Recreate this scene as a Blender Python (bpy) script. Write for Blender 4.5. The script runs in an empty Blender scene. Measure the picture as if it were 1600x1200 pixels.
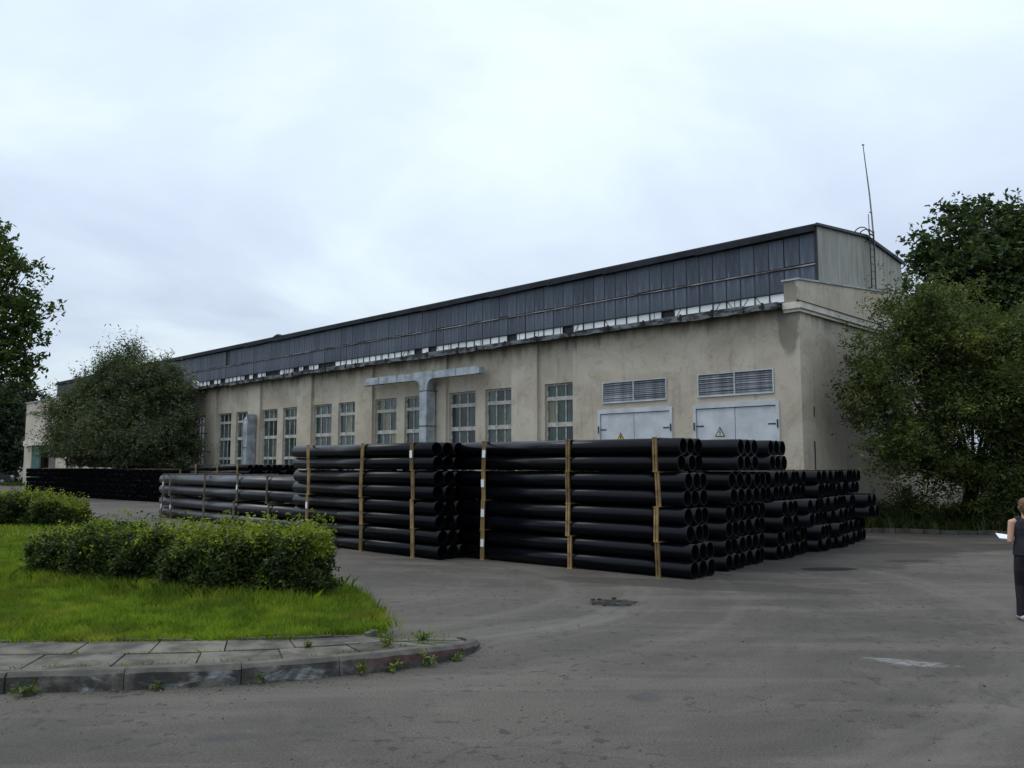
import bpy, bmesh, math, random
import numpy as np
from mathutils import Vector, Matrix
R = math.radians
random.seed(7); RNG = np.random.default_rng(11)
scene = bpy.context.scene
COL = scene.collection

# ------------------------------------------------------------------ camera
cam_d = bpy.data.cameras.new('camera'); cam_d.lens = 29.25; cam_d.sensor_width = 36.0
cam_d.clip_end = 2000; cam_d.clip_start = 0.1
cam = bpy.data.objects.new('camera', cam_d); COL.objects.link(cam)
cam.location = (0, 0, 2.13); cam.rotation_euler = (R(90 + 5.49), 0, 0)
scene.camera = cam

# ------------------------------------------------------------------ sky and light (overcast)
SUN_EL, SUN_AZ = 62.0, -80.0          # degrees; azimuth from +Y towards +X
world = bpy.data.worlds.new('World'); scene.world = world; world.use_nodes = True
nt = world.node_tree; nt.nodes.clear()
def wn(t, **k):
    n = nt.nodes.new(t)
    for a, b in k.items(): setattr(n, a, b)
    return n
out = wn('ShaderNodeOutputWorld')
sky = wn('ShaderNodeTexSky'); sky.sky_type = 'NISHITA'; sky.sun_disc = False
sky.sun_elevation = R(SUN_EL); sky.sun_rotation = R(SUN_AZ)
bg_sky = wn('ShaderNodeBackground'); bg_sky.inputs[1].default_value = 0.10
nt.links.new(sky.outputs[0], bg_sky.inputs[0])
tc = wn('ShaderNodeTexCoord')
sep = wn('ShaderNodeSeparateXYZ'); nt.links.new(tc.outputs['Generated'], sep.inputs[0])
zc = wn('ShaderNodeMath', operation='MAXIMUM'); nt.links.new(sep.outputs[2], zc.inputs[0]); zc.inputs[1].default_value = 0.0
za = wn('ShaderNodeMath', operation='ADD'); nt.links.new(zc.outputs[0], za.inputs[0]); za.inputs[1].default_value = 0.16
dx = wn('ShaderNodeMath', operation='DIVIDE'); nt.links.new(sep.outputs[0], dx.inputs[0]); nt.links.new(za.outputs[0], dx.inputs[1])
dy = wn('ShaderNodeMath', operation='DIVIDE'); nt.links.new(sep.outputs[1], dy.inputs[0]); nt.links.new(za.outputs[0], dy.inputs[1])
cx = wn('ShaderNodeCombineXYZ'); nt.links.new(dx.outputs[0], cx.inputs[0]); nt.links.new(dy.outputs[0], cx.inputs[1])
n1 = wn('ShaderNodeTexNoise'); n1.inputs['Scale'].default_value = 0.75; n1.inputs['Detail'].default_value = 7; n1.inputs['Roughness'].default_value = 0.52; n1.inputs['Distortion'].default_value = 0.5
nt.links.new(cx.outputs[0], n1.inputs['Vector'])
ramp = wn('ShaderNodeValToRGB')
e = ramp.color_ramp.elements
e[0].position = 0.36; e[0].color = (0.665, 0.765, 0.945, 1)
e[1].position = 0.62; e[1].color = (0.92, 1.06, 1.13, 1)
m_ = e.new(0.49); m_.color = (0.765, 0.885, 1.04, 1)
nt.links.new(n1.outputs['Fac'], ramp.inputs[0])
# overcast skies are brighter overhead than at the horizon
zl = wn('ShaderNodeMath', operation='MULTIPLY_ADD'); nt.links.new(zc.outputs[0], zl.inputs[0]); zl.inputs[1].default_value = 0.85; zl.inputs[2].default_value = 0.80
bg_c = wn('ShaderNodeBackground'); nt.links.new(ramp.outputs[0], bg_c.inputs[0]); nt.links.new(zl.outputs[0], bg_c.inputs[1])
mixs = wn('ShaderNodeMixShader'); mixs.inputs[0].default_value = 0.93
nt.links.new(bg_sky.outputs[0], mixs.inputs[1]); nt.links.new(bg_c.outputs[0], mixs.inputs[2]); nt.links.new(mixs.outputs[0], out.inputs[0])

sun_d = bpy.data.lights.new('sun', 'SUN'); sun_d.energy = 1.2; sun_d.angle = R(30); sun_d.color = (1.0, 0.95, 0.88)
sun = bpy.data.objects.new('sun', sun_d); COL.objects.link(sun)
a, el = R(SUN_AZ), R(SUN_EL)
sdir = Vector((math.sin(a) * math.cos(el), math.cos(a) * math.cos(el), math.sin(el)))
sun.rotation_euler = sdir.to_track_quat('Z', 'Y').to_euler(); sun.location = (-10, -10, 30)

scene.view_settings.view_transform = 'Standard'; scene.view_settings.look = 'None'
scene.view_settings.exposure = -0.05; scene.view_settings.gamma = 1.0
try: scene.view_settings.use_curve_mapping = False
except Exception: pass

scene.cycles.max_bounces = 5; scene.cycles.diffuse_bounces = 3; scene.cycles.glossy_bounces = 2; scene.cycles.transmission_bounces = 3

# ------------------------------------------------------------------ material helpers
class NT:
    def __init__(s, name):
        s.m = bpy.data.materials.new(name); s.m.use_nodes = True
        s.t = s.m.node_tree; s.t.nodes.clear()
        s.out = s.n('ShaderNodeOutputMaterial'); s.p = s.n('ShaderNodeBsdfPrincipled')
        s.l(s.p.outputs[0], s.out.inputs[0])
    def n(s, t, **k):
        n = s.t.nodes.new(t)
        for a, b in k.items(): setattr(n, a, b)
        return n
    def l(s, a, b): s.t.links.new(a, b)
    def val(s, x, sock):
        if hasattr(x, 'is_output'): s.l(x, sock)
        else: sock.default_value = x
    def math(s, op, a, b=0.0, c=0.0, clamp=False):
        n = s.n('ShaderNodeMath', operation=op); n.use_clamp = clamp
        s.val(a, n.inputs[0]); s.val(b, n.inputs[1]); s.val(c, n.inputs[2]); return n.outputs[0]
    def noise(s, vec, scale, detail=4, rough=0.55, dist=0.0):
        n = s.n('ShaderNodeTexNoise'); s.l(vec, n.inputs['Vector'])
        n.inputs['Scale'].default_value = scale; n.inputs['Detail'].default_value = detail
        n.inputs['Roughness'].default_value = rough; n.inputs['Distortion'].default_value = dist
        return n.outputs['Fac']
    def ramp(s, x, lo, hi):
        n = s.n('ShaderNodeMapRange'); n.interpolation_type = 'SMOOTHSTEP'; s.l(x, n.inputs[0])
        n.inputs[1].default_value = lo; n.inputs[2].default_value = hi; return n.outputs[0]
    def mix(s, f, a, b, mode='MIX'):
        n = s.n('ShaderNodeMix', data_type='RGBA', blend_type=mode)
        s.val(f, n.inputs[0])
        for x, i in ((a, 6), (b, 7)):
            if hasattr(x, 'is_output'): s.l(x, n.inputs[i])
            else: n.inputs[i].default_value = (*x[:3], 1)
        return n.outputs[2]
    def pos(s): return s.n('ShaderNodeNewGeometry').outputs['Position']
    def obj(s): return s.n('ShaderNodeTexCoord').outputs['Object']
    def mapv(s, vec, scale=(1, 1, 1), loc=(0, 0, 0), rot=0):
        n = s.n('ShaderNodeMapping'); s.l(vec, n.inputs[0]); n.inputs['Scale'].default_value = scale
        n.inputs['Location'].default_value = loc; n.inputs['Rotation'].default_value = (0, 0, rot); return n.outputs[0]
    def bump(s, h, strength, dist=0.02):
        n = s.n('ShaderNodeBump'); s.l(h, n.inputs['Height']); n.inputs['Strength'].default_value = strength
        n.inputs['Distance'].default_value = dist; s.l(n.outputs[0], s.p.inputs['Normal'])
    def done(s, color=None, rough=None, metal=None, spec=None):
        for x, k in ((color, 'Base Color'), (rough, 'Roughness'), (metal, 'Metallic'), (spec, 'Specular IOR Level')):
            if x is None: continue
            if hasattr(x, 'is_output'): s.l(x, s.p.inputs[k])
            else: s.p.inputs[k].default_value = (*x, 1) if isinstance(x, tuple) else x
        return s.m

def simple(name, c, rough=0.7, var=0.25, scale=3.0, metal=0.0, spec=0.4, bump=0.0, coords='obj', detail=5, c2=None, perobj=0.0):
    k = NT(name); v = k.obj() if coords == 'obj' else k.pos()
    f = k.noise(v, scale, detail)
    dark = c2 if c2 else tuple(x * (1 - var) for x in c)
    lite = tuple(min(1, x * (1 + var)) for x in c)
    col = k.mix(k.ramp(f, 0.3, 0.7), dark, lite)
    if perobj:
        r = k.n('ShaderNodeObjectInfo').outputs['Random']
        col = k.mix(1.0, col, k.mix(r, (1 - perobj,) * 3, (1 + perobj,) * 3), 'MULTIPLY')
    if bump: k.bump(k.noise(v, scale * 9, 6, 0.65), bump)
    return k.done(col, rough, metal, spec)

M = {}
def build_materials():
    # plaster of the hall: building-local coordinates come through object coordinates (all wall parts sit at the root)
    k = NT('plaster'); v = k.obj()
    big = k.noise(v, 0.42, 5, 0.6, 0.6); mid = k.noise(v, 2.1, 6, 0.62, 0.3)
    streak = k.noise(k.mapv(v, (1.6, 1.6, 0.16)), 2.2, 5, 0.6)
    col = k.mix(k.ramp(big, 0.36, 0.66), (0.405, 0.351, 0.273), (0.508, 0.458, 0.374))
    col = k.mix(k.math('MULTIPLY', k.ramp(mid, 0.58, 0.72), 0.5), col, (0.50, 0.475, 0.41))
    col = k.mix(k.math('MULTIPLY', k.ramp(mid, 0.40, 0.26), 0.55), col, (0.27, 0.215, 0.135))
    col = k.mix(k.math('MULTIPLY', k.ramp(streak, 0.54, 0.74), 0.5), col, (0.22, 0.195, 0.155))
    sp = k.n('ShaderNodeSeparateXYZ'); k.l(v, sp.inputs[0]); X, Y, Z = sp.outputs
    rep_ = k.noise(k.mapv(v, (1, 1, 1.3), loc=(4, 0, 2)), 0.95, 7, 0.72, 1.2)
    col = k.mix(k.math('MULTIPLY', k.ramp(rep_, 0.55, 0.58), 0.42), col, (0.50, 0.47, 0.40))
    col = k.mix(k.math('MULTIPLY', k.ramp(rep_, 0.44, 0.40), 0.34), col, (0.27, 0.24, 0.185))
    crk = k.n('ShaderNodeTexVoronoi', feature='DISTANCE_TO_EDGE'); crk.inputs['Scale'].default_value = 0.55
    wv_ = k.n('ShaderNodeVectorMath', operation='ADD'); k.l(v, wv_.inputs[0])
    nv_ = k.n('ShaderNodeTexNoise'); nv_.inputs['Scale'].default_value = 1.6; nv_.inputs['Detail'].default_value = 6; k.l(v, nv_.inputs['Vector'])
    sv_ = k.n('ShaderNodeVectorMath', operation='SCALE'); k.l(nv_.outputs['Color'], sv_.inputs[0]); sv_.inputs['Scale'].default_value = 1.1
    k.l(sv_.outputs[0], wv_.inputs[1]); k.l(wv_.outputs[0], crk.inputs['Vector'])
    col = k.mix(k.math('MULTIPLY', k.math('MULTIPLY', k.ramp(crk.outputs['Distance'], 0.010, 0.003), k.ramp(big, 0.45, 0.55)), 0.30), col, (0.16, 0.14, 0.11))
    # old water marks under the gutter: dirt that runs down from the roof edge, its lower rim ragged
    rag = k.math('MULTIPLY', k.noise(k.mapv(v, (1, 1, 0.12)), 1.7, 5, 0.7), 2.2)
    dz = k.math('SUBTRACT', 7.65, Z)
    run = k.ramp(k.math('SUBTRACT', rag, dz), 0.0, 0.75)
    col = k.mix(k.math('MULTIPLY', k.math('MULTIPLY', run, k.math('LESS_THAN', Z, 7.185)), 0.74), col, (0.105, 0.098, 0.085))
    # the big drip mark at the corner
    wob = k.math('MULTIPLY', k.math('SUBTRACT', mid, 0.5), 0.35)
    ex = k.math('DIVIDE', k.math('ADD', k.math('ADD', X, 0.36), wob), 0.42); ez = k.math('DIVIDE', k.math('SUBTRACT', Z, 7.0), 1.55)
    d = k.math('SQRT', k.math('ADD', k.math('MULTIPLY', ex, ex), k.math('MULTIPLY', ez, ez)))
    front = k.math('LESS_THAN', Y, 0.05)
    col = k.mix(k.math('MULTIPLY', k.math('MULTIPLY', k.ramp(d, 1.0, 0.82), 0.62), front), col, (0.13, 0.122, 0.105))
    # splash dirt near the ground
    col = k.mix(k.math('MULTIPLY', k.ramp(k.math('ADD', Z, wob), 1.3, 0.1), 0.45), col, (0.13, 0.12, 0.10))
    k.bump(k.noise(v, 38, 6, 0.7), 0.35, 0.02)
    M['plaster'] = k.done(col, 0.92, None, 0.2)
    M['white_plaster'] = simple('white_plaster', (0.56, 0.53, 0.46), 0.85, 0.14, 2.5, bump=0.25)
    M['coping'] = simple('zinc_coping', (0.30, 0.315, 0.32), 0.5, 0.3, 2.0, metal=0.5)
    # dark clerestory sheet
    k = NT('dark_sheet'); v = k.obj(); r = k.n('ShaderNodeObjectInfo').outputs['Random']
    f = k.noise(k.mapv(v, (3, 3, 0.5)), 2.0, 5)
    col = k.mix(k.ramp(f, 0.3, 0.7), (0.036, 0.049, 0.070), (0.062, 0.079, 0.108))
    col = k.mix(1.0, col, k.mix(r, (0.72, 0.74, 0.76), (1.34, 1.32, 1.28)), 'MULTIPLY')
    st = k.noise(k.mapv(v, (9, 9, 0.7)), 2.0, 4)
    col = k.mix(k.math('MULTIPLY', k.ramp(st, 0.56, 0.72), 0.5), col, (0.22, 0.23, 0.235))
    M['dark_sheet'] = k.done(col, 0.55, 0.0, 0.4)
    M['batten_dark'] = simple('dark_batten', (0.022, 0.024, 0.028), 0.7, 0.3, 4)
    M['fascia'] = simple('tar_fascia', (0.013, 0.016, 0.023), 0.75, 0.5, 1.5, spec=0.25, c2=(0.008, 0.009, 0.011))
    k = NT('gutter_sheet'); v = k.obj()
    f = k.noise(k.mapv(v, (0.6, 1, 1.6)), 2.2, 6, 0.65); g = k.noise(k.mapv(v, (0.5, 1, 1)), 6, 5, 0.7)
    col = k.mix(k.ramp(f, 0.42, 0.60), (0.022, 0.021, 0.023), (0.150, 0.165, 0.175))
    col = k.mix(k.math('MULTIPLY', k.ramp(g, 0.60, 0.7), 0.75), col, (0.075, 0.045, 0.032))
    M['gutter'] = k.done(col, 0.75, 0.1, 0.3)
    M['bracket'] = simple('rusty_black', (0.016, 0.013, 0.012), 0.85, 0.5, 8)
    M['rail'] = simple('light_rail', (0.20, 0.195, 0.185), 0.7, 0.7, 0.8, c2=(0.045, 0.035, 0.032))
    k = NT('sky_painted_pane'); v = k.obj(); r = k.n('ShaderNodeObjectInfo').outputs['Random']
    col = k.mix(r, (0.60, 0.63, 0.62), (0.86, 0.88, 0.86)); M['sky_paint'] = k.done(col, 0.25, 0.0, 0.6)  # bright sky in the clear glass, painted in as an opaque pale colour
    k = NT('gable_sheet'); v = k.obj(); r = k.n('ShaderNodeObjectInfo').outputs['Random']
    f = k.noise(k.mapv(v, (2, 2, 0.25)), 2.2, 5)
    col = k.mix(k.ramp(f, 0.3, 0.7), (0.235, 0.235, 0.205), (0.33, 0.325, 0.285))
    col = k.mix(1.0, col, k.mix(r, (0.9,) * 3, (1.1,) * 3), 'MULTIPLY'); M['gable'] = k.done(col, 0.7, 0.0, 0.3)
    M['roof_felt'] = simple('roof_felt', (0.05, 0.05, 0.052), 0.9, 0.3, 1.2)
    M['green_trim'] = simple('green_trim', (0.012, 0.040, 0.038), 0.6, 0.3, 3)
    M['grey_door'] = simple('grey_door_paint', (0.50, 0.525, 0.55), 0.55, 0.10, 1.3, spec=0.35, c2=(0.40, 0.42, 0.44), bump=0.08)
    M['door_gap'] = simple('door_gap', (0.02, 0.02, 0.022), 0.9, 0.2)
    M['win_paint'] = simple('window_paint', (0.40, 0.395, 0.365), 0.7, 0.25, 5, c2=(0.25, 0.225, 0.18))
    k = NT('window_glass'); r = k.n('ShaderNodeObjectInfo').outputs['Random']
    cr = k.n('ShaderNodeValToRGB'); k.l(r, cr.inputs[0]); el_ = cr.color_ramp.elements; cr.color_ramp.interpolation = 'CONSTANT'
    el_[0].color = (0.020, 0.032, 0.032, 1); el_[0].position = 0
    el_[1].color = (0.042, 0.064, 0.066, 1); el_[1].position = 0.30
    for p_, c_ in ((0.5, (0.030, 0.056, 0.046)), (0.7, (0.080, 0.100, 0.092)), (0.86, (0.130, 0.138, 0.090)), (0.93, (0.02, 0.03, 0.035))):
        q = el_.new(p_); q.color = (*c_, 1)
    g = k.noise(k.mapv(k.pos(), (1.2, 1.2, 0.3)), 4.0, 4)
    col = k.mix(1.0, cr.outputs[0], k.mix(k.ramp(g, 0.3, 0.7), (0.55,) * 3, (1.4,) * 3), 'MULTIPLY')
    M['glass'] = k.done(col, 0.12, 0.0, 0.5)
    M['slat'] = simple('louvre_slat', (0.175, 0.185, 0.205), 0.65, 0.4, 2.5, spec=0.3, perobj=0.35)
    M['zinc'] = simple('galvanised_duct', (0.30, 0.335, 0.36), 0.48, 0.28, 2.4, metal=0.25, spec=0.4, bump=0.05)
    M['rust'] = simple('rusty_strap', (0.13, 0.06, 0.035), 0.8, 0.4, 9)
    M['yellow'] = simple('sign_yellow', (0.55, 0.36, 0.03), 0.6, 0.15, 9)
    M['sign_white'] = simple('sign_pale', (0.50, 0.49, 0.41), 0.6, 0.15, 9)
    M['black'] = simple('black_paint', (0.012, 0.012, 0.012), 0.6, 0.2, 9)
    M['green_gate'] = simple('green_gate', (0.035, 0.115, 0.085), 0.6, 0.25, 2)
    M['brown_gate'] = simple('brown_gate', (0.105, 0.085, 0.08), 0.75, 0.3, 2)
    M['iron'] = simple('dark_iron', (0.035, 0.037, 0.042), 0.6, 0.3, 6, metal=0.3)
    M['mast'] = simple('mast_grey', (0.24, 0.24, 0.25), 0.5, 0.2, 5, metal=0.4)
    # pipes
    def pipe_mat(name, base, rough, spec):
        k = NT(name); v = k.obj(); r = k.n('ShaderNodeObjectInfo').outputs['Random']
        f = k.noise(k.mapv(v, (0.7, 5, 5)), 1.6, 5)
        dust = k.math('MULTIPLY', k.ramp(f, 0.42, 0.75), 0.55)
        col = k.mix(dust, base, tuple(min(1, b * 2.2 + 0.002) for b in base))
        col = k.mix(1.0, col, k.mix(r, (0.75,) * 3, (1.3,) * 3), 'MULTIPLY')
        rr = k.math('MULTIPLY_ADD', f, 0.18, rough - 0.12)
        return k.done(col, rr, 0.0, spec)
    M['pipe'] = pipe_mat('black_plastic_pipe', (0.0017, 0.0021, 0.0038), 0.28, 0.20)
    M['pipe_big'] = pipe_mat('black_thick_pipe', (0.0075, 0.008, 0.012), 0.36, 0.55)
    M['pipe_matt'] = pipe_mat('dusty_matt_pipe', (0.0020, 0.0022, 0.0030), 0.7, 0.05)
    M['pipe_in'] = simple('matt_pipe_inside', (0.0022, 0.0022, 0.0026), 0.95, 0.3, 6, spec=0.03)
    M['wood'] = simple('raw_batten_wood', (0.235, 0.155, 0.070), 0.85, 0.35, 5, spec=0.2, perobj=0.35, bump=0.2)
    M['old_wood'] = simple('weathered_wood', (0.120, 0.098, 0.075), 0.85, 0.3, 5, spec=0.2, perobj=0.3)
    M['paper'] = simple('white_paper', (0.72, 0.73, 0.74), 0.7, 0.06, 20)
    # vegetation
    def leaf(name, c1, c2, c3, trans=0.25):
        k = NT(name); g = k.n('ShaderNodeNewGeometry'); r = g.outputs['Random Per Island']
        f = k.noise(g.outputs['Position'], 0.9, 3)
        col = k.mix(r, c1, c2); col = k.mix(k.ramp(f, 0.45, 0.7), col, c3)
        f2 = k.noise(g.outputs['Position'], 2.4, 3); col = k.mix(1.0, col, k.mix(k.ramp(f2, 0.35, 0.65), (0.62, 0.66, 0.7), (1.35, 1.3, 1.2)), 'MULTIPLY')
        k.done(col, 0.6, 0.0, 0.25)
        tr = k.n('ShaderNodeBsdfTranslucent'); k.l(k.mix(1.0, col, (1.2, 1.35, 0.6), 'MULTIPLY'), tr.inputs[0])
        ms = k.n('ShaderNodeMixShader'); ms.inputs[0].default_value = trans
        k.l(k.p.outputs[0], ms.inputs[1]); k.l(tr.outputs[0], ms.inputs[2]); k.l(ms.outputs[0], k.out.inputs[0])
        return k.m
    M['willow'] = leaf('willow_leaf', (0.028, 0.044, 0.013), (0.076, 0.104, 0.026), (0.118, 0.134, 0.030), 0.3)
    M['osier'] = leaf('grey_willow_leaf', (0.034, 0.048, 0.024), (0.095, 0.118, 0.058), (0.090, 0.105, 0.042))
    M['chestnut'] = leaf('chestnut_leaf', (0.018, 0.034, 0.012), (0.055, 0.088, 0.025), (0.040, 0.062, 0.017), 0.3)
    M['lime'] = leaf('broad_leaf', (0.022, 0.044, 0.012), (0.080, 0.120, 0.026), (0.052, 0.082, 0.018), 0.4)
    M['far_leaf'] = leaf('far_leaf', (0.010, 0.020, 0.010), (0.028, 0.046, 0.018), (0.020, 0.032, 0.012), 0.15)
    M['privet'] = leaf('privet_leaf', (0.018, 0.034, 0.010), (0.048, 0.076, 0.016), (0.055, 0.078, 0.014), 0.25)
    M['privet_tip'] = leaf('privet_young_leaf', (0.120, 0.160, 0.018), (0.210, 0.235, 0.024), (0.160, 0.185, 0.020), 0.35)
    M['grass'] = leaf('grass_blade', (0.090, 0.145, 0.015), (0.190, 0.262, 0.028), (0.215, 0.235, 0.036), 0.45)
    M['rank_grass'] = leaf('verge_grass', (0.024, 0.040, 0.010), (0.060, 0.080, 0.018), (0.045, 0.058, 0.013), 0.3)
    M['weed'] = leaf('weed_leaf', (0.060, 0.095, 0.020), (0.130, 0.165, 0.035), (0.11, 0.13, 0.03), 0.3)
    M['bark'] = simple('bark', (0.040, 0.033, 0.026), 0.95, 0.4, 6, spec=0.1, bump=0.4)
    M['turf'] = simple('turf_soil', (0.085, 0.105, 0.022), 0.95, 0.4, 3, coords='pos', spec=0.1, bump=0.3)
    M['dark_soil'] = simple('verge_soil', (0.030, 0.034, 0.015), 0.95, 0.4, 2, coords='pos', spec=0.1, bump=0.3)
    # asphalt
    k = NT('asphalt'); P = k.pos()
    big = k.noise(P, 0.16, 5, 0.6, 0.8); mid = k.noise(P, 0.9, 6, 0.62, 0.4); fine = k.noise(P, 48, 4, 0.8)
    grit = k.noise(P, 26, 4, 0.7)
    col = k.mix(k.ramp(big, 0.35, 0.66), (0.053, 0.0465, 0.039), (0.086, 0.0755, 0.0635))
    col = k.mix(k.math('MULTIPLY', k.ramp(mid, 0.50, 0.74), 0.5), col, (0.114, 0.1005, 0.084))
    sweep = k.noise(k.mapv(P, (0.35, 2.2, 1), rot=R(-14)), 0.7, 6, 0.6, 0.5)
    col = k.mix(k.math('MULTIPLY', k.ramp(sweep, 0.48, 0.70), 0.5), col, (0.122, 0.108, 0.091))
    col = k.mix(k.math('MULTIPLY', k.ramp(sweep, 0.44, 0.28), 0.4), col, (0.050, 0.045, 0.040))
    col = k.mix(k.ramp(fine, 0.25, 0.75), k.mix(1.0, col, (0.50,) * 3, 'MULTIPLY'), k.mix(1.0, col, (1.62,) * 3, 'MULTIPLY'))
    col = k.mix(k.math('MULTIPLY', k.ramp(grit, 0.66, 0.74), 0.5), col, (0.23, 0.22, 0.20))
    spn = k.noise(k.mapv(P, (1, 1, 1), loc=(3.1, 0, 0)), 6.5, 3, 0.6, 0.2)
    area = k.noise(P, 0.28, 2)
    sxyz = k.n('ShaderNodeSeparateXYZ'); k.l(P, sxyz.inputs[0])
    spots = k.math('MULTIPLY', k.ramp(spn, 0.59, 0.64), k.ramp(area, 0.40, 0.50))
    col = k.mix(k.math('MULTIPLY', spots, 0.72), col, (0.030, 0.028, 0.028))
    # swept wheel paths curving round the island
    ddx = k.math('ADD', sxyz.outputs[0], 3.5); ddy = k.math('SUBTRACT', sxyz.outputs[1], 15.0)
    rad = k.math('SQRT', k.math('ADD', k.math('MULTIPLY', ddx, ddx), k.math('MULTIPLY', ddy, ddy)))
    cv_ = k.n('ShaderNodeCombineXYZ'); k.l(k.math('ADD', rad, k.math('MULTIPLY', mid, 0.6)), cv_.inputs[0]); k.l(k.math('MULTIPLY', big, 1.5), cv_.inputs[1])
    trk = k.noise(cv_.outputs[0], 1.1, 4, 0.6)
    col = k.mix(k.math('MULTIPLY', k.ramp(trk, 0.52, 0.66), 0.45), col, (0.130, 0.118, 0.102))
    col = k.mix(k.math('MULTIPLY', k.ramp(trk, 0.46, 0.34), 0.38), col, (0.042, 0.038, 0.034))
    cracks = k.n('ShaderNodeTexVoronoi', feature='DISTANCE_TO_EDGE'); cracks.inputs['Scale'].default_value = 0.42
    wv = k.n('ShaderNodeVectorMath', operation='ADD'); k.l(P, wv.inputs[0])
    nv = k.n('ShaderNodeTexNoise'); nv.inputs['Scale'].default_value = 1.1; nv.inputs['Detail'].default_value = 5; k.l(P, nv.inputs['Vector'])
    sc_ = k.n('ShaderNodeVectorMath', operation='SCALE'); k.l(nv.outputs['Color'], sc_.inputs[0]); sc_.inputs['Scale'].default_value = 1.2
    k.l(sc_.outputs[0], wv.inputs[1]); k.l(wv.outputs[0], cracks.inputs['Vector'])
    ck = k.math('MULTIPLY', k.ramp(cracks.outputs['Distance'], 0.012, 0.003), k.ramp(area, 0.46, 0.56))
    col = k.mix(k.math('MULTIPLY', ck, 0.40), col, (0.035, 0.033, 0.031))
    wob = k.math('MULTIPLY', k.math('SUBTRACT', k.noise(P, 1.3, 6, 0.65), 0.5), 1.3)
    wob2 = k.math('MULTIPLY', k.math('SUBTRACT', k.noise(P, 6, 6, 0.7), 0.5), 1.4)
    rough = 0.86
    def blot(cx_, cy_, rx, ry, rot, w, lo=1.15, hi=0.75):
        c_, s_ = math.cos(rot), math.sin(rot)
        dx_ = k.math('SUBTRACT', sxyz.outputs[0], cx_); dy_ = k.math('SUBTRACT', sxyz.outputs[1], cy_)
        u_ = k.math('DIVIDE', k.math('ADD', k.math('MULTIPLY', dx_, c_), k.math('MULTIPLY', dy_, s_)), rx)
        v_ = k.math('DIVIDE', k.math('SUBTRACT', k.math('MULTIPLY', dy_, c_), k.math('MULTIPLY', dx_, s_)), ry)
        d_ = k.math('SQRT', k.math('ADD', k.math('MULTIPLY', u_, u_), k.math('MULTIPLY', v_, v_)))
        return k.ramp(k.math('ADD', d_, w), lo, hi)
    wet = blot(7.4, 19.6, 4.4, 1.9, 0.62, wob, 1.12, 0.95)           # damp ground beside the right-hand pipe ends
    wet2 = blot(3.2, 15.0, 2.6, 0.55, -0.35, wob, 1.12, 0.95)
    wet3 = blot(11.5, 21.4, 3.8, 0.7, 0.28, wob, 1.12, 0.95)
    for w_, a_ in ((wet, 0.62), (wet2, 0.6), (wet3, 0.55)):
        col = k.mix(k.math('MULTIPLY', w_, a_), col, (0.032, 0.028, 0.0245))
    oil = blot(6.45, 17.2, 0.62, 0.30, 0.1, k.math('MULTIPLY', wob, 0.7), 1.05, 0.9); oil2 = blot(8.75, 18.6, 0.6, 0.22, 0.1, k.math('MULTIPLY', wob, 0.4))
    hole = blot(1.58, 13.08, 0.42, 0.34, 0.0, k.math('MULTIPLY', wob2, 2.0)); tyre = blot(1.23, 7.86, 0.26, 0.20, 0.5, wob2, 1.0, 0.4)
    pat = blot(-2.2, 6.75, 0.34, 0.16, 0.1, wob2, 1.0, 0.4)
    for w_, a_, c_ in ((oil, 0.92, (0.010, 0.010, 0.011)), (oil2, 0.75, (0.018, 0.017, 0.017)), (hole, 0.7, (0.025, 0.024, 0.022)), (tyre, 0.5, (0.04, 0.04, 0.045)), (pat, 0.45, (0.04, 0.04, 0.042))):
        col = k.mix(k.math('MULTIPLY', w_, a_), col, c_)
    chalk = k.math('MULTIPLY', blot(4.25, 9.22, 0.46, 0.15, -0.42, k.math('MULTIPLY', wob2, 1.6), 1.2, 0.5), k.ramp(k.noise(k.mapv(P, (1, 3, 1), rot=R(24)), 9, 5, 0.7), 0.40, 0.60)); chalk2 = blot(3.55, 9.42, 0.25, 0.06, -0.1, wob2)
    chalk3 = blot(0.3, 11.2, 1.5, 0.35, 0.55, wob)
    for w_, a_, c_ in ((chalk, 0.55, (0.33, 0.34, 0.33)), (chalk3, 0.16, (0.21, 0.20, 0.18))):
        col = k.mix(k.math('MULTIPLY', w_, a_), col, c_)
    k.bump(k.math('ADD', fine, k.math('MULTIPLY', mid, 2.0)), 0.35, 0.012)
    rr = k.math('SUBTRACT', rough, k.math('MULTIPLY', oil, 0.45))
    M['asphalt'] = k.done(col, rr, 0.0, 0.3)
    M['slab'] = simple('paving_concrete', (0.104, 0.095, 0.080), 0.9, 0.5, 2.6, spec=0.2, bump=0.35, perobj=0.22, coords='pos')
    M['joint'] = simple('joint_soil', (0.060, 0.058, 0.030), 0.95, 0.4, 6, spec=0.1, coords='pos')
    k = NT('kerb_concrete'); v = k.pos()
    f = k.noise(v, 3.5, 6, 0.65, 0.4); g = k.noise(k.mapv(v, (1, 1, 3)), 2.6, 6, 0.7, 0.6)
    col = k.mix(k.ramp(f, 0.3, 0.7), (0.066, 0.061, 0.053), (0.128, 0.118, 0.104))
    sx = k.n('ShaderNodeSeparateXYZ'); k.l(v, sx.inputs[0])
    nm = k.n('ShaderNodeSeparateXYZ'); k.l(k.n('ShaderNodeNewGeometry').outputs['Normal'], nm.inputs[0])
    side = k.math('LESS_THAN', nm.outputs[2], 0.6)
    paint = k.math('MULTIPLY', k.math('MULTIPLY', k.ramp(g, 0.50, 0.60), side), k.ramp(sx.outputs[0], -1.4, -2.2))
    col = k.mix(k.math('MULTIPLY', paint, 0.7), col, (0.30, 0.32, 0.34))
    grime_shade = k.math('MULTIPLY', k.math('MULTIPLY', k.ramp(f, 0.62, 0.42), side), 0.75)
    col = k.mix(grime_shade, col, (0.030, 0.029, 0.026))  # grime plus the shade of the upright kerb faces, put into the colour
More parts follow.
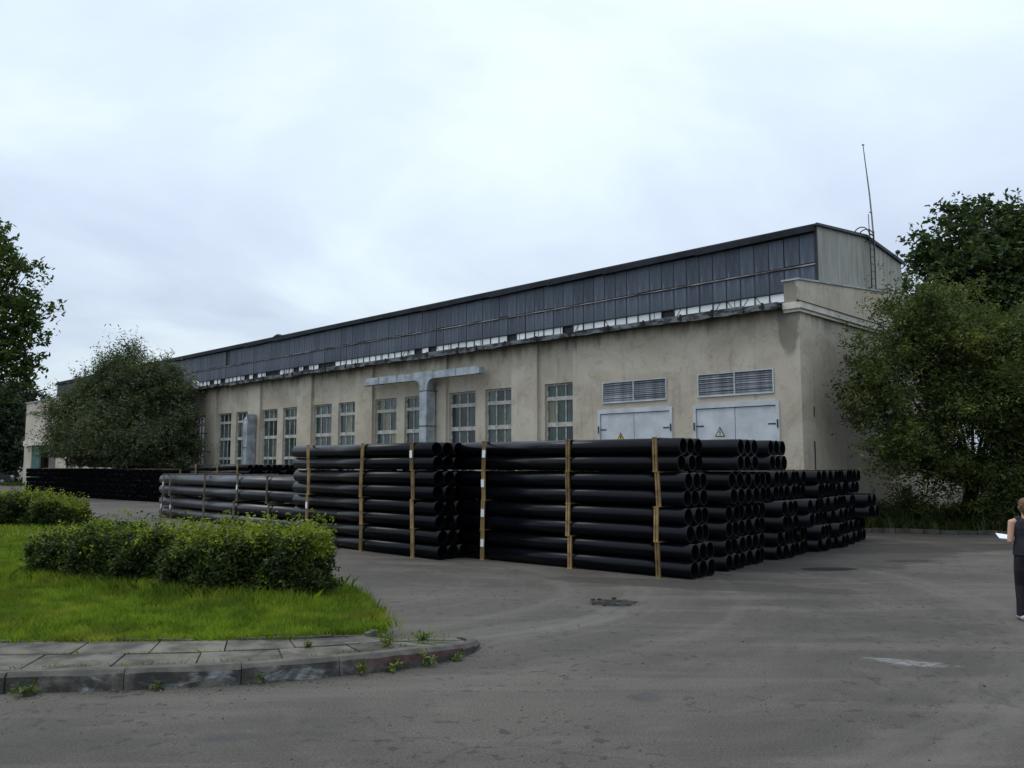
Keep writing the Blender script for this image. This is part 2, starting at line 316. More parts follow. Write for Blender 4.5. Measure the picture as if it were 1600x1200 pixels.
    red = k.math('MULTIPLY', k.math('MULTIPLY', k.ramp(sx.outputs[0], -1.7, -1.2), k.ramp(sx.outputs[2], 0.04, 0.09)), k.ramp(g, 0.34, 0.46))
    col = k.mix(k.math('MULTIPLY', red, k.math('MULTIPLY', side, 0.55)), col, (0.105, 0.042, 0.042))
    k.bump(k.noise(v, 22, 6, 0.7), 0.5, 0.02)
    M['kerb'] = k.done(col, 0.9, 0.0, 0.2)
    M['kerb_far'] = simple('kerb_old', (0.075, 0.068, 0.060), 0.95, 0.4, 2.5, spec=0.1, coords='pos')
    M['rubble'] = simple('asphalt_rubble', (0.030, 0.029, 0.027), 0.95, 0.5, 6, spec=0.2)
    M['skin'] = simple('skin', (0.46, 0.27, 0.19), 0.6, 0.08, 8, spec=0.3)
    M['hair'] = simple('auburn_hair', (0.110, 0.055, 0.025), 0.6, 0.4, 60, spec=0.3)
    M['top'] = simple('dark_top', (0.022, 0.021, 0.028), 0.85, 0.25, 30, spec=0.2)
    M['trousers'] = simple('dark_trousers', (0.017, 0.014, 0.019), 0.85, 0.25, 30, spec=0.2)
    M['shoe'] = simple('pale_shoe', (0.42, 0.42, 0.40), 0.6, 0.2, 15)
    M['car_paint'] = simple('dark_car_paint', (0.008, 0.010, 0.016), 0.25, 0.1, 2, spec=0.5)
    M['car_glass'] = simple('car_glass', (0.02, 0.024, 0.03), 0.08, 0.1, 2)
    M['tyre'] = simple('tyre_rubber', (0.012, 0.012, 0.012), 0.85, 0.2, 8)
    M['rim'] = simple('wheel_rim', (0.3, 0.3, 0.31), 0.4, 0.1, 8, metal=0.6)
    M['globe'] = simple('white_globe', (0.78, 0.80, 0.82), 0.35, 0.04, 4)
build_materials()

# ------------------------------------------------------------------ mesh helpers
class MB:
    def __init__(s): s.v = []; s.f = []
    def quad(s, *p):
        b = len(s.v); s.v += [tuple(q) for q in p]; s.f.append(tuple(range(b, b + len(p)))); return s
    def box(s, x0, x1, y0, y1, z0, z1):
        b = len(s.v)
        s.v += [(x0, y0, z0), (x1, y0, z0), (x1, y1, z0), (x0, y1, z0), (x0, y0, z1), (x1, y0, z1), (x1, y1, z1), (x0, y1, z1)]
        s.f += [tuple(b + i for i in q) for q in ((0, 3, 2, 1), (4, 5, 6, 7), (0, 1, 5, 4), (1, 2, 6, 5), (2, 3, 7, 6), (3, 0, 4, 7))]
        return s
    def hexa(s, low, high):            # low / high: four points each, counter-clockwise from above
        b = len(s.v); s.v += [tuple(p) for p in low] + [tuple(p) for p in high]
        s.f += [tuple(b + i for i in q) for q in ((0, 3, 2, 1), (4, 5, 6, 7), (0, 1, 5, 4), (1, 2, 6, 5), (2, 3, 7, 6), (3, 0, 4, 7))]
        return s
    def tube(s, pts, rads, n=8, caps=True, squash=None):
        pts = [Vector(p) for p in pts]
        if not hasattr(rads, '__len__'): rads = [rads] * len(pts)
        b = len(s.v); prev = None
        for i, p in enumerate(pts):
            d = (pts[min(i + 1, len(pts) - 1)] - pts[max(i - 1, 0)]).normalized()
            if prev is None:
                ref = Vector((0, 0, 1)) if abs(d.z) < 0.9 else Vector((1, 0, 0))
                u_ = d.cross(ref).normalized()
            else: u_ = (prev - d * prev.dot(d)).normalized()
            prev = u_; w_ = d.cross(u_)
            ru, rw = (rads[i], rads[i]) if not hasattr(rads[i], '__len__') else rads[i]
            for j in range(n):
                t = 2 * math.pi * j / n
                s.v.append(tuple(p + u_ * (ru * math.cos(t)) + w_ * (rw * math.sin(t))))
        for i in range(len(pts) - 1):
            for j in range(n):
                a_ = b + i * n + j; c_ = b + i * n + (j + 1) % n
                s.f.append((a_, c_, c_ + n, a_ + n))
        if caps:
            s.f.append(tuple(b + j for j in reversed(range(n)))); s.f.append(tuple(b + (len(pts) - 1) * n + j for j in range(n)))
        return s
    def ball(s, c, r, nu=14, nv=9):
        rx, ry, rz = r if hasattr(r, '__len__') else (r, r, r); b = len(s.v)
        s.v.append((c[0], c[1], c[2] - rz))
        for i in range(1, nv):
            t = math.pi * i / nv
            for j in range(nu):
                q = 2 * math.pi * j / nu
                s.v.append((c[0] + rx * math.sin(t) * math.cos(q), c[1] + ry * math.sin(t) * math.sin(q), c[2] - rz * math.cos(t)))
        s.v.append((c[0], c[1], c[2] + rz)); top = len(s.v) - 1
        for j in range(nu):
            s.f.append((b, b + 1 + (j + 1) % nu, b + 1 + j)); s.f.append((top, top - nu + j, top - nu + (j + 1) % nu))
        for i in range(nv - 2):
            for j in range(nu):
                a_ = b + 1 + i * nu + j; c_ = b + 1 + i * nu + (j + 1) % nu
                s.f.append((a_, c_, c_ + nu, a_ + nu))
        return s
    def prism(s, poly, axis, a0, a1):   # poly in the two remaining axes
        def P(p, a_): return {0: (a_, p[0], p[1]), 1: (p[0], a_, p[1]), 2: (p[0], p[1], a_)}[axis]
        b = len(s.v); n = len(poly)
        s.v += [P(p, a0) for p in poly] + [P(p, a1) for p in poly]
        s.f.append(tuple(b + i for i in reversed(range(n)))); s.f.append(tuple(b + n + i for i in range(n)))
        for i in range(n): s.f.append((b + i, b + (i + 1) % n, b + n + (i + 1) % n, b + n + i))
        return s
    def mesh(s, name, mat, smooth=False, fix=True):
        me = bpy.data.meshes.new(name); me.from_pydata(s.v, [], s.f)
        if fix:
            bm = bmesh.new(); bm.from_mesh(me); bmesh.ops.recalc_face_normals(bm, faces=bm.faces); bm.to_mesh(me); bm.free()
        me.materials.append(mat)
        if smooth: me.polygons.foreach_set('use_smooth', [True] * len(me.polygons))
        me.update(); return me
    def build(s, name, mat, parent=None, smooth=False, fix=True, loc=None):
        return link(name, s.mesh(name, mat, smooth, fix), parent, loc)

def link(name, data, parent=None, loc=None, rz=None):
    o = bpy.data.objects.new(name, data); COL.objects.link(o)
    if parent: o.parent = parent
    if loc is not None: o.location = loc
    if rz is not None: o.rotation_euler = (0, 0, rz)
    return o
def tag(o, label=None, cat=None, group=None, kind=None):
    for k_, v_ in (('label', label), ('category', cat), ('group', group), ('kind', kind)):
        if v_: o[k_] = v_
    return o
def empty(name, loc=(0, 0, 0), rz=0.0, label=None, cat=None, group=None, parent=None):
    o = link(name, None, parent, loc, rz); o.empty_display_size = 0.3
    return tag(o, label, cat, group)
def np_mesh(name, V, F, mat, smooth=False):
    """V (n,3) array, F (m,k) int array of equal-size faces."""
    me = bpy.data.meshes.new(name); n, m, kk = len(V), len(F), F.shape[1]
    me.vertices.add(n); me.vertices.foreach_set('co', np.ascontiguousarray(V, dtype=np.float32).ravel())
    me.loops.add(m * kk); me.loops.foreach_set('vertex_index', np.ascontiguousarray(F, dtype=np.int32).ravel())
    me.polygons.add(m); me.polygons.foreach_set('loop_start', np.arange(0, m * kk, kk, dtype=np.int32))
    try: me.polygons.foreach_set('loop_total', np.full(m, kk, dtype=np.int32))
    except Exception: pass
    me.materials.append(mat); me.update(calc_edges=True); me.validate()
    return me

# ------------------------------------------------------------------ ground
g = MB(); S = 700
g.quad((-S, -S, 0), (S, -S, 0), (S, S, 0), (-S, S, 0))
tag(g.build('asphalt_yard', M['asphalt'], fix=False), kind='structure')

# ------------------------------------------------------------------ the hall (local frame: x = -t along the front, y = depth, z up)
C0 = (9.078, 26.0, 0.0); RZB = R(-44.7)
hall = empty('factory_hall', C0, RZB, 'long beige plastered factory hall with a dark sheet-clad upper storey behind the black pipes', 'building')
def wall_holes(x0, x1, z0, z1, y, holes, depth, mb=None):
    mb = mb or MB()
    xs = sorted({x0, x1, *[h[0] for h in holes], *[h[1] for h in holes]}); zs = sorted({z0, z1, *[h[2] for h in holes], *[h[3] for h in holes]})
    for i in range(len(xs) - 1):
        for j in range(len(zs) - 1):
            mx, mz = (xs[i] + xs[i + 1]) / 2, (zs[j] + zs[j + 1]) / 2
            if any(h[0] < mx < h[1] and h[2] < mz < h[3] for h in holes): continue
            mb.quad((xs[i], y, zs[j]), (xs[i + 1], y, zs[j]), (xs[i + 1], y, zs[j + 1]), (xs[i], y, zs[j + 1]))
    for a0, a1, b0, b1 in holes:
        yd = y + depth
        mb.quad((a0, y, b0), (a0, y, b1), (a0, yd, b1), (a0, yd, b0)); mb.quad((a1, y, b1), (a1, y, b0), (a1, yd, b0), (a1, yd, b1))
        mb.quad((a0, y, b1), (a1, y, b1), (a1, yd, b1), (a0, yd, b1)); mb.quad((a0, y, b0), (a0, yd, b0), (a1, yd, b0), (a1, y, b0))
        mb.quad((a0, yd, b0), (a1, yd, b0), (a1, yd, b1), (a0, yd, b1))
    return mb
ZE = 7.18; REC = 0.14
LEN = 81.0; DEP = 14.4
doors = [(-3.89, -0.79), (-8.10, -4.83)]; louv = [(-3.75, -0.90), (-7.93, -5.0)]
holes = [(a, b, 0.02, 4.15) for a, b in doors] + [(a, b, 4.40, 5.22) for a, b in louv]
wall_holes(-9.41, 0.0, 0.0, ZE, 0.0, holes, 0.16).build('front_wall', M['plaster'], hall, fix=False)
# pilasters and recessed bays
pil = [(-12.81 - 5.7 * k, -11.34 - 5.7 * k) for k in range(10)]
for x0, x1 in pil:
    MB().quad((x0, 0, 0), (x1, 0, 0), (x1, 0, ZE), (x0, 0, ZE)).quad((x1, 0, 0), (x1, REC, 0), (x1, REC, ZE), (x1, 0, ZE)).quad((x0, REC, 0), (x0, 0, 0), (x0, 0, ZE), (x0, REC, ZE)).build('pilaster', M['plaster'], hall, fix=False)
MB().quad((-9.41, REC, 0), (-9.41, 0, 0), (-9.41, 0, ZE), (-9.41, REC, ZE)).build('wall_return', M['plaster'], hall, fix=False)
ZB, ZT = 1.25, 5.37
WROWS = [(1.33, 2.40), (2.55, 3.62), (3.80, 4.68), (4.84, 5.29)]
pane_meshes = {}
def pane_mesh(w, h):
    kx = (round(w, 3), round(h, 3))
    if kx not in pane_meshes: pane_meshes[kx] = MB().box(0, w, 0, 0.006, 0, h).mesh('pane', M['glass'])
    return pane_meshes[kx]
frame_cache = {}
def window(x0, x1, y):
    w = x1 - x0
    kx = round(w, 2)
    if kx not in frame_cache:
        f = MB(); d0, d1 = 0.0, 0.07
        f.box(0.0, 0.07, d0, d1, ZB, ZT); f.box(w - 0.07, w, d0, d1, ZB, ZT)
        f.box(0.07, w - 0.07, d0, d1, ZT - 0.08, ZT); f.box(0.07, w - 0.07, d0, d1, ZB, ZB + 0.08)
        for i in range(3): f.box(0.07, w - 0.07, d0 - 0.015, d1, WROWS[i][1], WROWS[i + 1][0])
        iw = (w - 0.14) / 3
        for r0, r1 in WROWS:
            for q in (1, 2): f.box(0.07 + iw * q - 0.025, 0.07 + iw * q + 0.025, d0 + 0.012, d1 - 0.01, r0, r1)
        frame_cache[kx] = f.mesh('window', M['win_paint'])
    o = link('window', frame_cache[kx], hall, (x0, y + 0.10, 0))
    iw = (w - 0.14) / 3
    for r0, r1 in WROWS:
        for q in range(3):
            p = link('pane', pane_mesh(iw - 0.05, r1 - r0), o, (0.07 + iw * q + 0.025, 0.045 + random.uniform(-.002, .002), r0))
            p.rotation_euler = (random.uniform(-.006, .006), 0, random.uniform(-.004, .004))
    s_ = MB().box(-0.05, w + 0.05, -0.16, 0.0, ZB - 0.05, ZB - 0.005); s_.build('sill', M['win_paint'], o)
bays = [(-11.34, -9.41, [(-11.03, -9.43)])]
for k in range(10):
    b0 = 12.81 + 5.7 * k
    bays.append((-(b0 + 4.23), -b0, [(-(b0 + 1.74), -(b0 + 0.04)), (-(b0 + 4.15), -(b0 + 2.38))]))
for x0, x1, ws in bays:
    wall_holes(x0, x1, 0, ZE, REC, [(a, b, ZB, ZT) for a, b in ws], 0.22).build('wall_panel', M['plaster'], hall, fix=False)
    for a, b in ws: window(a + 0.004, b - 0.004, REC)
# far end block, with its gate and parapet
bx0 = -LEN; bx1 = -68.34
wall_holes(bx0, bx1, 0, 8.12, 0.0, [(-78.6, -71.3, 0.02, 3.87)], 1.2).build('front_wall', M['plaster'], hall, fix=False)
MB().box(bx0 - 0.1, bx1 + 0.1, -0.08, 0.25, 8.124, 8.24).build('coping', M['coping'], hall)
MB().box(-80.2, -70.6, -0.35, -0.003, 3.9, 4.4).build('lintel', M['white_plaster'], hall)
gate = MB().box(-78.6, -76.4, 0.1, 0.16, 0.02, 3.86).build('gate_leaf', M['green_gate'], hall)
MB().box(-76.38, -75.9, 0.08, 0.14, 0.02, 3.86).build('gate_post', M['iron'], hall)
MB().box(-75.0, -73.6, 0.5, 0.56, 0.02, 3.86).build('gate_leaf', M['green_gate'], hall)
MB().box(-73.5, -71.4, 0.1, 0.16, 0.02, 3.86).build('gate_leaf', M['brown_gate'], hall)
MB().quad((bx0, DEP, 0), (bx0, 0, 0), (bx0, 0, 8.12), (bx0, DEP, 8.12)).quad((0, DEP, 0), (bx0, DEP, 0), (bx0, DEP, ZE), (0, DEP, ZE)).build('rear_wall', M['plaster'], hall, fix=False)
# right end wall with rising parapet
PK = 7.6; ZP0, ZP1 = 7.95, 8.64
e_ = MB(); e_.quad((0, 0, 0), (0, DEP, 0), (0, DEP, ZE), (0, 0, ZE)); e_.build('end_wall', M['plaster'], hall, fix=False)
def parapet(z):   # lower edge is the wall head
    m = MB()
    m.prism([(-0.02, ZE + 0.01), (PK, ZE + 0.01), (PK, ZP1), (-0.02, ZP0)], 0, -0.32, 0.012)
    m.prism([(PK, ZE + 0.01), (DEP, ZE + 0.01), (DEP, ZP0), (PK, ZP1)], 0, -0.32, 0.012)
    return m
parapet(0).build('parapet', M['plaster'], hall)
MB().box(-0.47, -0.322, -0.02, 0.45, ZE + 0.01, ZP0 - 0.002).build('parapet', M['plaster'], hall)
cp = MB()
cp.prism([(-0.07, ZP0 + 0.003), (PK, ZP1 + 0.003), (PK, ZP1 + 0.063), (-0.07, ZP0 + 0.063)], 0, -0.38, 0.06)
cp.prism([(PK, ZP1 + 0.003), (DEP + .05, ZP0 + 0.003), (DEP + .05, ZP0 + 0.063), (PK, ZP1 + 0.063)], 0, -0.38, 0.06)
cp.build('coping', M['coping'], hall)
MB().box(-0.53, -0.382, -0.07, 0.48, ZP0 + 0.003, ZP0 + 0.06).build('coping', M['coping'], hall)
MB().box(-0.36, 0.03, 7.45, 9.6, ZE + 0.02, 8.80).build('parapet_pier', M['plaster'], hall)
MB().box(-0.42, 0.09, 7.39, 9.66, 8.803, 8.86).build('coping', M['white_plaster'], hall)
co = MB(); co.box(0.0, 0.15, -0.16, DEP, 7.03, 7.24); co.box(0.0, 0.09, -0.10, DEP, 6.93, 7.027)
co.build('cornice', M['white_plaster'], hall)
co = MB(); co.box(-0.47, -0.003, -0.16, -0.003, 7.03, 7.24); co.box(-0.47, -0.003, -0.10, -0.003, 6.93, 7.027)
co.build('cornice', M['white_plaster'], hall)
MB().prism([(0.02, 7.243), (0.19, 7.243), (0.02, 7.30)], 1, -0.19, DEP).build('cornice_flashing', M['batten_dark'], hall)
# roof over the front aisle, and its ragged edge
MB().prism([(-0.42, 7.18), (2.48, 7.60), (2.48, 7.66), (-0.42, 7.24)], 0, -LEN + 12.7, -0.48).build('lower_roof', M['roof_felt'], hall)
MB().prism([(2.3, 7.30), (10.3, 7.30), (10.3, 7.74), (2.3, 7.74)], 0, -LEN + 0.3, -0.4).build('attic_floor', M['roof_felt'], hall)
MB().prism([(10.3, 7.70), (DEP + .3, 7.30), (DEP + .3, 7.36), (10.3, 7.76)], 0, -LEN, -0.48).build('lower_roof', M['roof_felt'], hall)
x = -0.50
while x > -68.2:
    w = random.uniform(1.1, 2.4); x1 = max(x - w, -68.3)
    zt = 7.25 + random.uniform(-.02, .025); zb = 7.05 + random.uniform(-.03, .035); yy = -0.46 + random.uniform(-.03, .03)
    m = MB(); n = max(2, int(w / 0.3)); top = []; bot = []
    pts = [x + (x1 - x) * i / n for i in range(n + 1)]
    jb = [zb + random.uniform(-.03, .02) for _ in pts]
    for i in range(n):
        m.hexa([(pts[i + 1], yy - .012, jb[i + 1]), (pts[i], yy - .012, jb[i]), (pts[i], yy + .03, jb[i]), (pts[i + 1], yy + .03, jb[i + 1])],
               [(pts[i + 1], yy - .012, zt), (pts[i], yy - .012, zt), (pts[i], yy + .03, zt), (pts[i + 1], yy + .03, zt)])
    fb = m.build('fascia_board', M['gutter'], hall)
    b = MB()
    xm = x - random.uniform(.2, w * .8)
    b.box(xm - .035, xm + .035, yy - .05, yy - .014, zb + .02, zt + .03); b.box(xm - .12, xm + .05, yy - .045, yy - .016, zb + .08, zb + .15)
    b.build('gutter_hook', M['bracket'], fb)
    x = x1 - 0.01
MB().box(-68.3, -0.49, -0.425, -0.005, 7.09, 7.175).build('eave_soffit', M['batten_dark'], hall)
# upper storey
YB = 2.4; XU0 = -0.48; XU1 = -80.0
MB().quad((XU1, YB + 0.05, 7.7), (XU0 - .02, YB + 0.05, 7.7), (XU0 - .02, YB + 0.05, 10.2), (XU1, YB + 0.05, 10.2)).build('upper_wall', M['batten_dark'], hall, fix=False)
PW = 0.575
up_m = MB().box(0, PW - 0.026, 0, 0.035, 9.03, 10.05).mesh('sheet_panel', M['dark_sheet'])
lo_m = MB().box(0, PW - 0.026, 0, 0.035, 8.16, 8.93).mesh('sheet_panel', M['dark_sheet'])
mk_m = MB().box(0, PW - 0.05, 0, 0.012, 7.68, 8.12).mesh('sky_painted_pane', M['sky_paint'])
nP = int((XU0 - XU1) / PW)
rest_p, rest_m, bars = MB(), MB(), MB()
for i in range(nP):
    xx = XU0 - PW * (i + 1) + 0.02
    gap = abs(xx + 43.4) < PW / 2
    if i < 100:
        if not gap:
            o = link('sheet_panel', up_m, hall, (xx + random.uniform(-.006, .006), YB + random.uniform(-.012, .006), random.uniform(-.02, .02)))
        o = link('sheet_panel', lo_m, hall, (xx + random.uniform(-.006, .006), YB + random.uniform(-.012, .006), random.uniform(-.03, .015)))
        if i < 90 and random.random() < 0.99 - i * 0.004:
            link('sky_painted_pane', mk_m, hall, (xx, YB + 0.008, random.uniform(-.004, .004)))
    else:
        d = random.uniform(-.012, .006)
        if not gap: rest_p.box(xx, xx + PW - 0.045, YB + d, YB + d + .035, 9.03, 10.05)
        rest_p.box(xx, xx + PW - 0.045, YB + d, YB + d + .035, 8.16, 8.93)
    if i < 100:
        bars.box(xx - 0.034, xx - 0.012, YB - 0.035, YB + 0.01, 7.72, 8.16)
        if random.random() < .35:
            sx_ = xx + random.uniform(.12, .4)
            bars.box(sx_, sx_ + .02, YB - 0.006, YB + 0.004, 7.72, 8.13)
        if random.random() < .22:
            a0, a1 = (xx, xx + .3) if random.random() < .5 else (xx + .3, xx)
            bars.tube([(a0, YB - .004, 7.74), (a1, YB - .004, 8.13)], 0.011, 4)
tag(rest_p.build('far_sheet_panels', M['dark_sheet'], hall), kind='stuff')
tag(bars.build('glazing_bars', M['batten_dark'], hall), kind='stuff')
x = XU0
while x > XU1:
    w = random.uniform(2.5, 6); x1 = max(x - w, XU1)
    MB().box(x1 + .012, x, YB - 0.045, YB - 0.008, 8.955 + random.uniform(-.012, .012), 8.995 + random.uniform(-.01, .01)).build('cover_strip', M['rail'], hall)
    x = x1
MB().box(XU1, XU0 + .02, YB - 0.05, YB - 0.008, 8.125, 8.165).build('cover_strip', M['batten_dark'], hall)
x = XU0 + .04
while x > XU1:       # tarred roof edge in lengths
    w = random.uniform(3, 6); x1 = max(x - w, XU1); dz = random.uniform(-.04, .03)
    MB().hexa([(x1 + .005, YB - .20, 10.07 + dz), (x, YB - .20, 10.09), (x, YB + .2, 10.09), (x1 + .005, YB + .2, 10.07 + dz)],
              [(x1 + .005, YB - .20, 10.29 + dz), (x, YB - .20, 10.31), (x, YB + .3, 10.34), (x1 + .005, YB + .3, 10.32 + dz)]).build('roof_edge', M['fascia'], hall)
    x = x1
MB().hexa([(-36.9, YB - .19, 10.30), (-35.9, YB - .19, 10.30), (-35.9, YB + .2, 10.30), (-36.9, YB + .2, 10.30)],
          [(-36.6, YB - .17, 10.42), (-36.2, YB - .17, 10.47), (-36.2, YB + .1, 10.45), (-36.6, YB + .1, 10.42)]).build('roof_vent', M['fascia'], hall)
YR, ZR_, YF, ZF_ = 6.62, 10.66, 10.30, 10.27      # ridge and far eave
MB().prism([(YB - .1, 10.30), (YR, ZR_ + .06), (YF + .15, ZF_ + .06), (YF + .15, ZF_ + .14), (YR, ZR_ + .14), (YB - .1, 10.36)], 0, XU1, XU0 + 0.10).build('upper_roof', M['roof_felt'], hall)
MB().prism([(YB - .12, 10.29), (YR, ZR_ + .04), (YF + .18, ZF_ + .02), (YF + .18, ZF_ + .15), (YR, ZR_ + .15), (YB - .12, 10.37)], 0, XU0 + 0.102, XU0 + 0.16).build('gable_trim', M['green_trim'], hall)
def gz(y): return 10.30 + (ZR_ + .05 - 10.30) * (y - YB) / (YR - YB) if y <= YR else ZR_ + .05 + (ZF_ - ZR_) * (y - YR) / (YF - YR)
ys = [YB, 3.25, 4.1, 4.95, 5.8, YR, 7.5, 8.4, 9.35, YF]
for i in range(len(ys) - 1):
    a0, a1 = ys[i] + .008, ys[i + 1] - .008; d = random.uniform(0, .008)
    MB().prism([(a0, 7.5), (a1, 7.5), (a1, gz(a1)), (a0, gz(a0))], 0, XU0 + .02, XU0 + 0.05 + d).build('gable_sheet', M['gable'], hall)
MB().box(XU0 - .02, XU0 + .075, YB - .03, YB + .05, 7.7, 10.28).build('corner_trim', M['batten_dark'], hall)
MB().box(XU0 - .6, XU0 - .08, YB - .047, YB - .012, 8.2, 8.93).build('corner_trim', M['dark_sheet'], hall) if False else None
MB().quad((XU1, YB, 7.6), (XU1, YF, 7.6), (XU1, YF, ZF_), (XU1, YR, ZR_), (XU1, YB, 10.3)).quad((XU0, YF, 7.6), (XU1, YF, 7.6), (XU1, YF, ZF_), (XU0, YF, ZF_)).build('upper_wall', M['gable'], hall, fix=False)
# doors and louvres
def door(x0, x1):
    w = x1 - x0; zt = 4.15
    f = MB(); f.box(x0 - .04, x0 + .07, -.045, .10, 0.02, zt); f.box(x1 - .07, x1 + .04, -.045, .10, 0.02, zt); f.box(x0 + .07, x1 - .07, -.045, .10, zt - .13, zt + .03)
    d = f.build('door_frame', M['grey_door'], hall)
    mid = (x0 + x1) / 2
    for a, b, s in ((x0 + .09, mid - .012, 1), (mid + .012, x1 - .09, -1)):
        l = MB().box(a, b, .0, .05, 0.06, zt - .155)
        l.box(a + .0, b, -.012, -.001, zt - .40, zt - .36) if False else None
        lf = l.build('door_leaf', M['grey_door'], d)
    for xe, s in ((x0 + .06, 1), (x1 - .06, -1)):
        for z in (0.8, 3.42):
            h = MB(); h.box(min(xe, xe + s * .30), max(xe, xe + s * .30), -.014, -.001, z - .02, z + .02)
            h.tube([(xe - s * .05, -.07, z - .13), (xe - s * .05, -.07, z + .13)], .022, 8)
            h.build('hinge', M['iron'] if z > 2 else M['iron'], d)
    MB().box(mid - .01, mid + .01, .052, .06, .05, zt - .16).build('door_gap', M['door_gap'], d)
    return d
for a, b in doors: door(a, b)
slat_mesh = {}
def louvre(x0, x1):
    z0, z1 = 4.40, 5.22; mid = (x0 + x1) / 2
    f = MB(); f.box(x0 + .01, x0 + .05, -.03, .06, z0, z1); f.box(x1 - .05, x1 - .01, -.03, .06, z0, z1)
    f.box(x0 + .05, x1 - .05, -.03, .06, z1 - .05, z1 - .01); f.box(x0 + .05, x1 - .05, -.05, .06, z0 + .0, z0 + .05)
    f.box(mid - .018, mid + .018, -.035, .05, z0 + .05, z1 - .05)
    L_ = f.build('louvre_frame', M['win_paint'] if False else M['grey_door'], hall)
    MB().box(x0 + .05, x1 - .05, .10, .12, z0 + .05, z1 - .05).build('louvre_back', M['door_gap'], L_)
    for a, b in ((x0 + .055, mid - .022), (mid + .022, x1 - .055)):
        w = round(b - a, 3); n = 10
        if w not in slat_mesh:
            m = MB(); m.hexa([(0, -.028, -.052), (w, -.028, -.052), (w, -.020, -.052), (0, -.020, -.052)], [(0, .020, .046), (w, .020, .046), (w, .028, .046), (0, .028, .046)])
            slat_mesh[w] = m.mesh('slat', M['slat'])
        for i in range(n):
            o = link('slat', slat_mesh[w], L_, (a, 0.03, z0 + .10 + i * (z1 - z0 - .19) / (n - 1)))
            o.rotation_euler = (random.uniform(-.30, .22), random.uniform(-.014, .014), 0)
for a, b in louv: louvre(a, b)
# lightning conductor on the end wall, iron stubs on the front
MB().tube([(0.03, .75, 0.3), (0.03, .76, 2.85)], .016, 6).tube([(0.03, .80, 3.62), (0.03, .80, 3.95)], .014, 6).build('conductor_rod', M['bracket'], hall)
MB().tube([(-41.0, .0, 4.12), (-41.1, -.95, 4.13)], .03, 6).build('iron_stub', M['bracket'], hall)
MB().tube([(-40.4, .0, 2.92), (-40.5, -.95, 2.93)], .03, 6).build('iron_stub', M['bracket'], hall)

def in_hall(name, label, cat): return empty(name, C0, RZB, label, cat)
# warning signs (triangle, bolt)
def sign(xc, zb, plate, label):
    r = empty('warning_sign', C0, RZB, label, 'sign'); w, h = .19, .33; y = -.012
    MB().prism([(xc - w, zb), (xc + w, zb), (xc, zb + h)], 1, y, y + .008).build('border', M['black'], r)
    MB().prism([(xc - w + .045, zb + .025), (xc + w - .045, zb + .025), (xc, zb + h - .065)], 1, y - .004, y - .0005).build('plate', plate, r)
    b = MB(); y2 = y - .008
    P = [(.005, .225), (-.035, .13), (.0, .14), (-.012, .045), (.012, .045), (.035, .165), (.0, .152), (.025, .225)]
    b.prism([(xc + p[0], zb + p[1]) for p in P], 1, y2, y - .0045).build('bolt', M['black'], r)
sign(-2.91, 3.05, M['sign_white'], 'pale triangular high-voltage sign on the right-hand grey doors')
sign(-7.08, 2.97, M['yellow'], 'yellow triangular high-voltage sign on the left-hand grey doors')

# ventilation ducts
d1 = in_hall('ventilation_duct', 'galvanised T-shaped ventilation duct on the front wall between the windows', 'duct')
y0, y1 = -.60, -.22
def ductseg(xa, xb, za, zb, h, name):
    m = MB(); m.hexa([(xa, y0, za), (xb, y0, zb), (xb, y1, zb), (xa, y1, za)], [(xa, y0, za + h), (xb, y0, zb + h), (xb, y1, zb + h), (xa, y1, za + h)])
    return m.build(name, M['zinc'], d1)
xs = [-22.35, -21.4, -19.95, -18.62]
for i in range(3): ductseg(xs[i] + .006, xs[i + 1] - .006, [6.03, 6.03, 6.02][i], [6.03, 6.02, 6.01][i], .34, 'duct_section')
m = MB(); m.hexa([(-22.72, y0, 6.0), (-22.35, y0, 6.03), (-22.35, y1, 6.03), (-22.72, y1, 6.0)], [(-22.62, y0 + .03, 6.16), (-22.35, y0, 6.37), (-22.35, y1, 6.37), (-22.62, y1, 6.16)]); m.build('duct_end', M['zinc'], d1)
xs = [-17.25, -15.7, -14.45]
for i in range(2): ductseg(xs[i] + .006, xs[i + 1] - .006, [6.02, 6.02][i], [6.02, 6.02][i], .33, 'duct_section')
m = MB(); m.hexa([(-14.45, y0, 6.02), (-14.18, y0, 6.04), (-14.18, y1, 6.04), (-14.45, y1, 6.02)], [(-14.45, y0, 6.35), (-14.24, y0 + .05, 6.31), (-14.24, y1, 6.31), (-14.45, y1, 6.35)]); m.build('duct_end', M['zinc'], d1)
P = [(-18.62, 6.01), (-18.36, 5.95), (-18.22, 5.80), (-18.17, 5.50), (-17.66, 5.50), (-17.62, 5.80), (-17.5, 5.96), (-17.25, 6.02), (-17.25, 6.36), (-17.9, 6.38), (-18.62, 6.36)]
MB().prism(P, 1, y0 - .02, y1).build('duct_tee', M['zinc'], d1)
zs = [0.3, 2.0, 3.88, 5.49]
for i in range(3): MB().box(-18.17, -17.66, y0 - .03, y1 + .10, zs[i] + .006, zs[i + 1] - .006).build('duct_section', M['zinc'], d1)
for z in (3.86, 5.48, 2.0):
    s_ = MB(); s_.box(-18.185, -17.645, y0 - .042, y0 - .031, z - .02, z + .015); s_.box(-17.659, -17.645, y0 - .03, -.003, z - .02, z + .015); s_.box(-18.185, -18.171, y0 - .03, -.003, z - .02, z + .015); s_.build('strap', M['rust'], d1)
for x_ in (-21.4, -19.95, -15.7, -18.61, -17.26):
    MB().box(x_ - .012, x_ + .012, y0 - .022, y1 + .01, 6.0, 6.40).build('flange', M['zinc'], d1)
    MB().box(x_ - .012, x_ + .012, y1 + .011, 0.13, 6.10, 6.14).build('bracket', M['rust'], d1)
d2 = in_hall('ventilation_duct', 'short galvanised duct with rounded hood beside a window near the bush', 'duct')
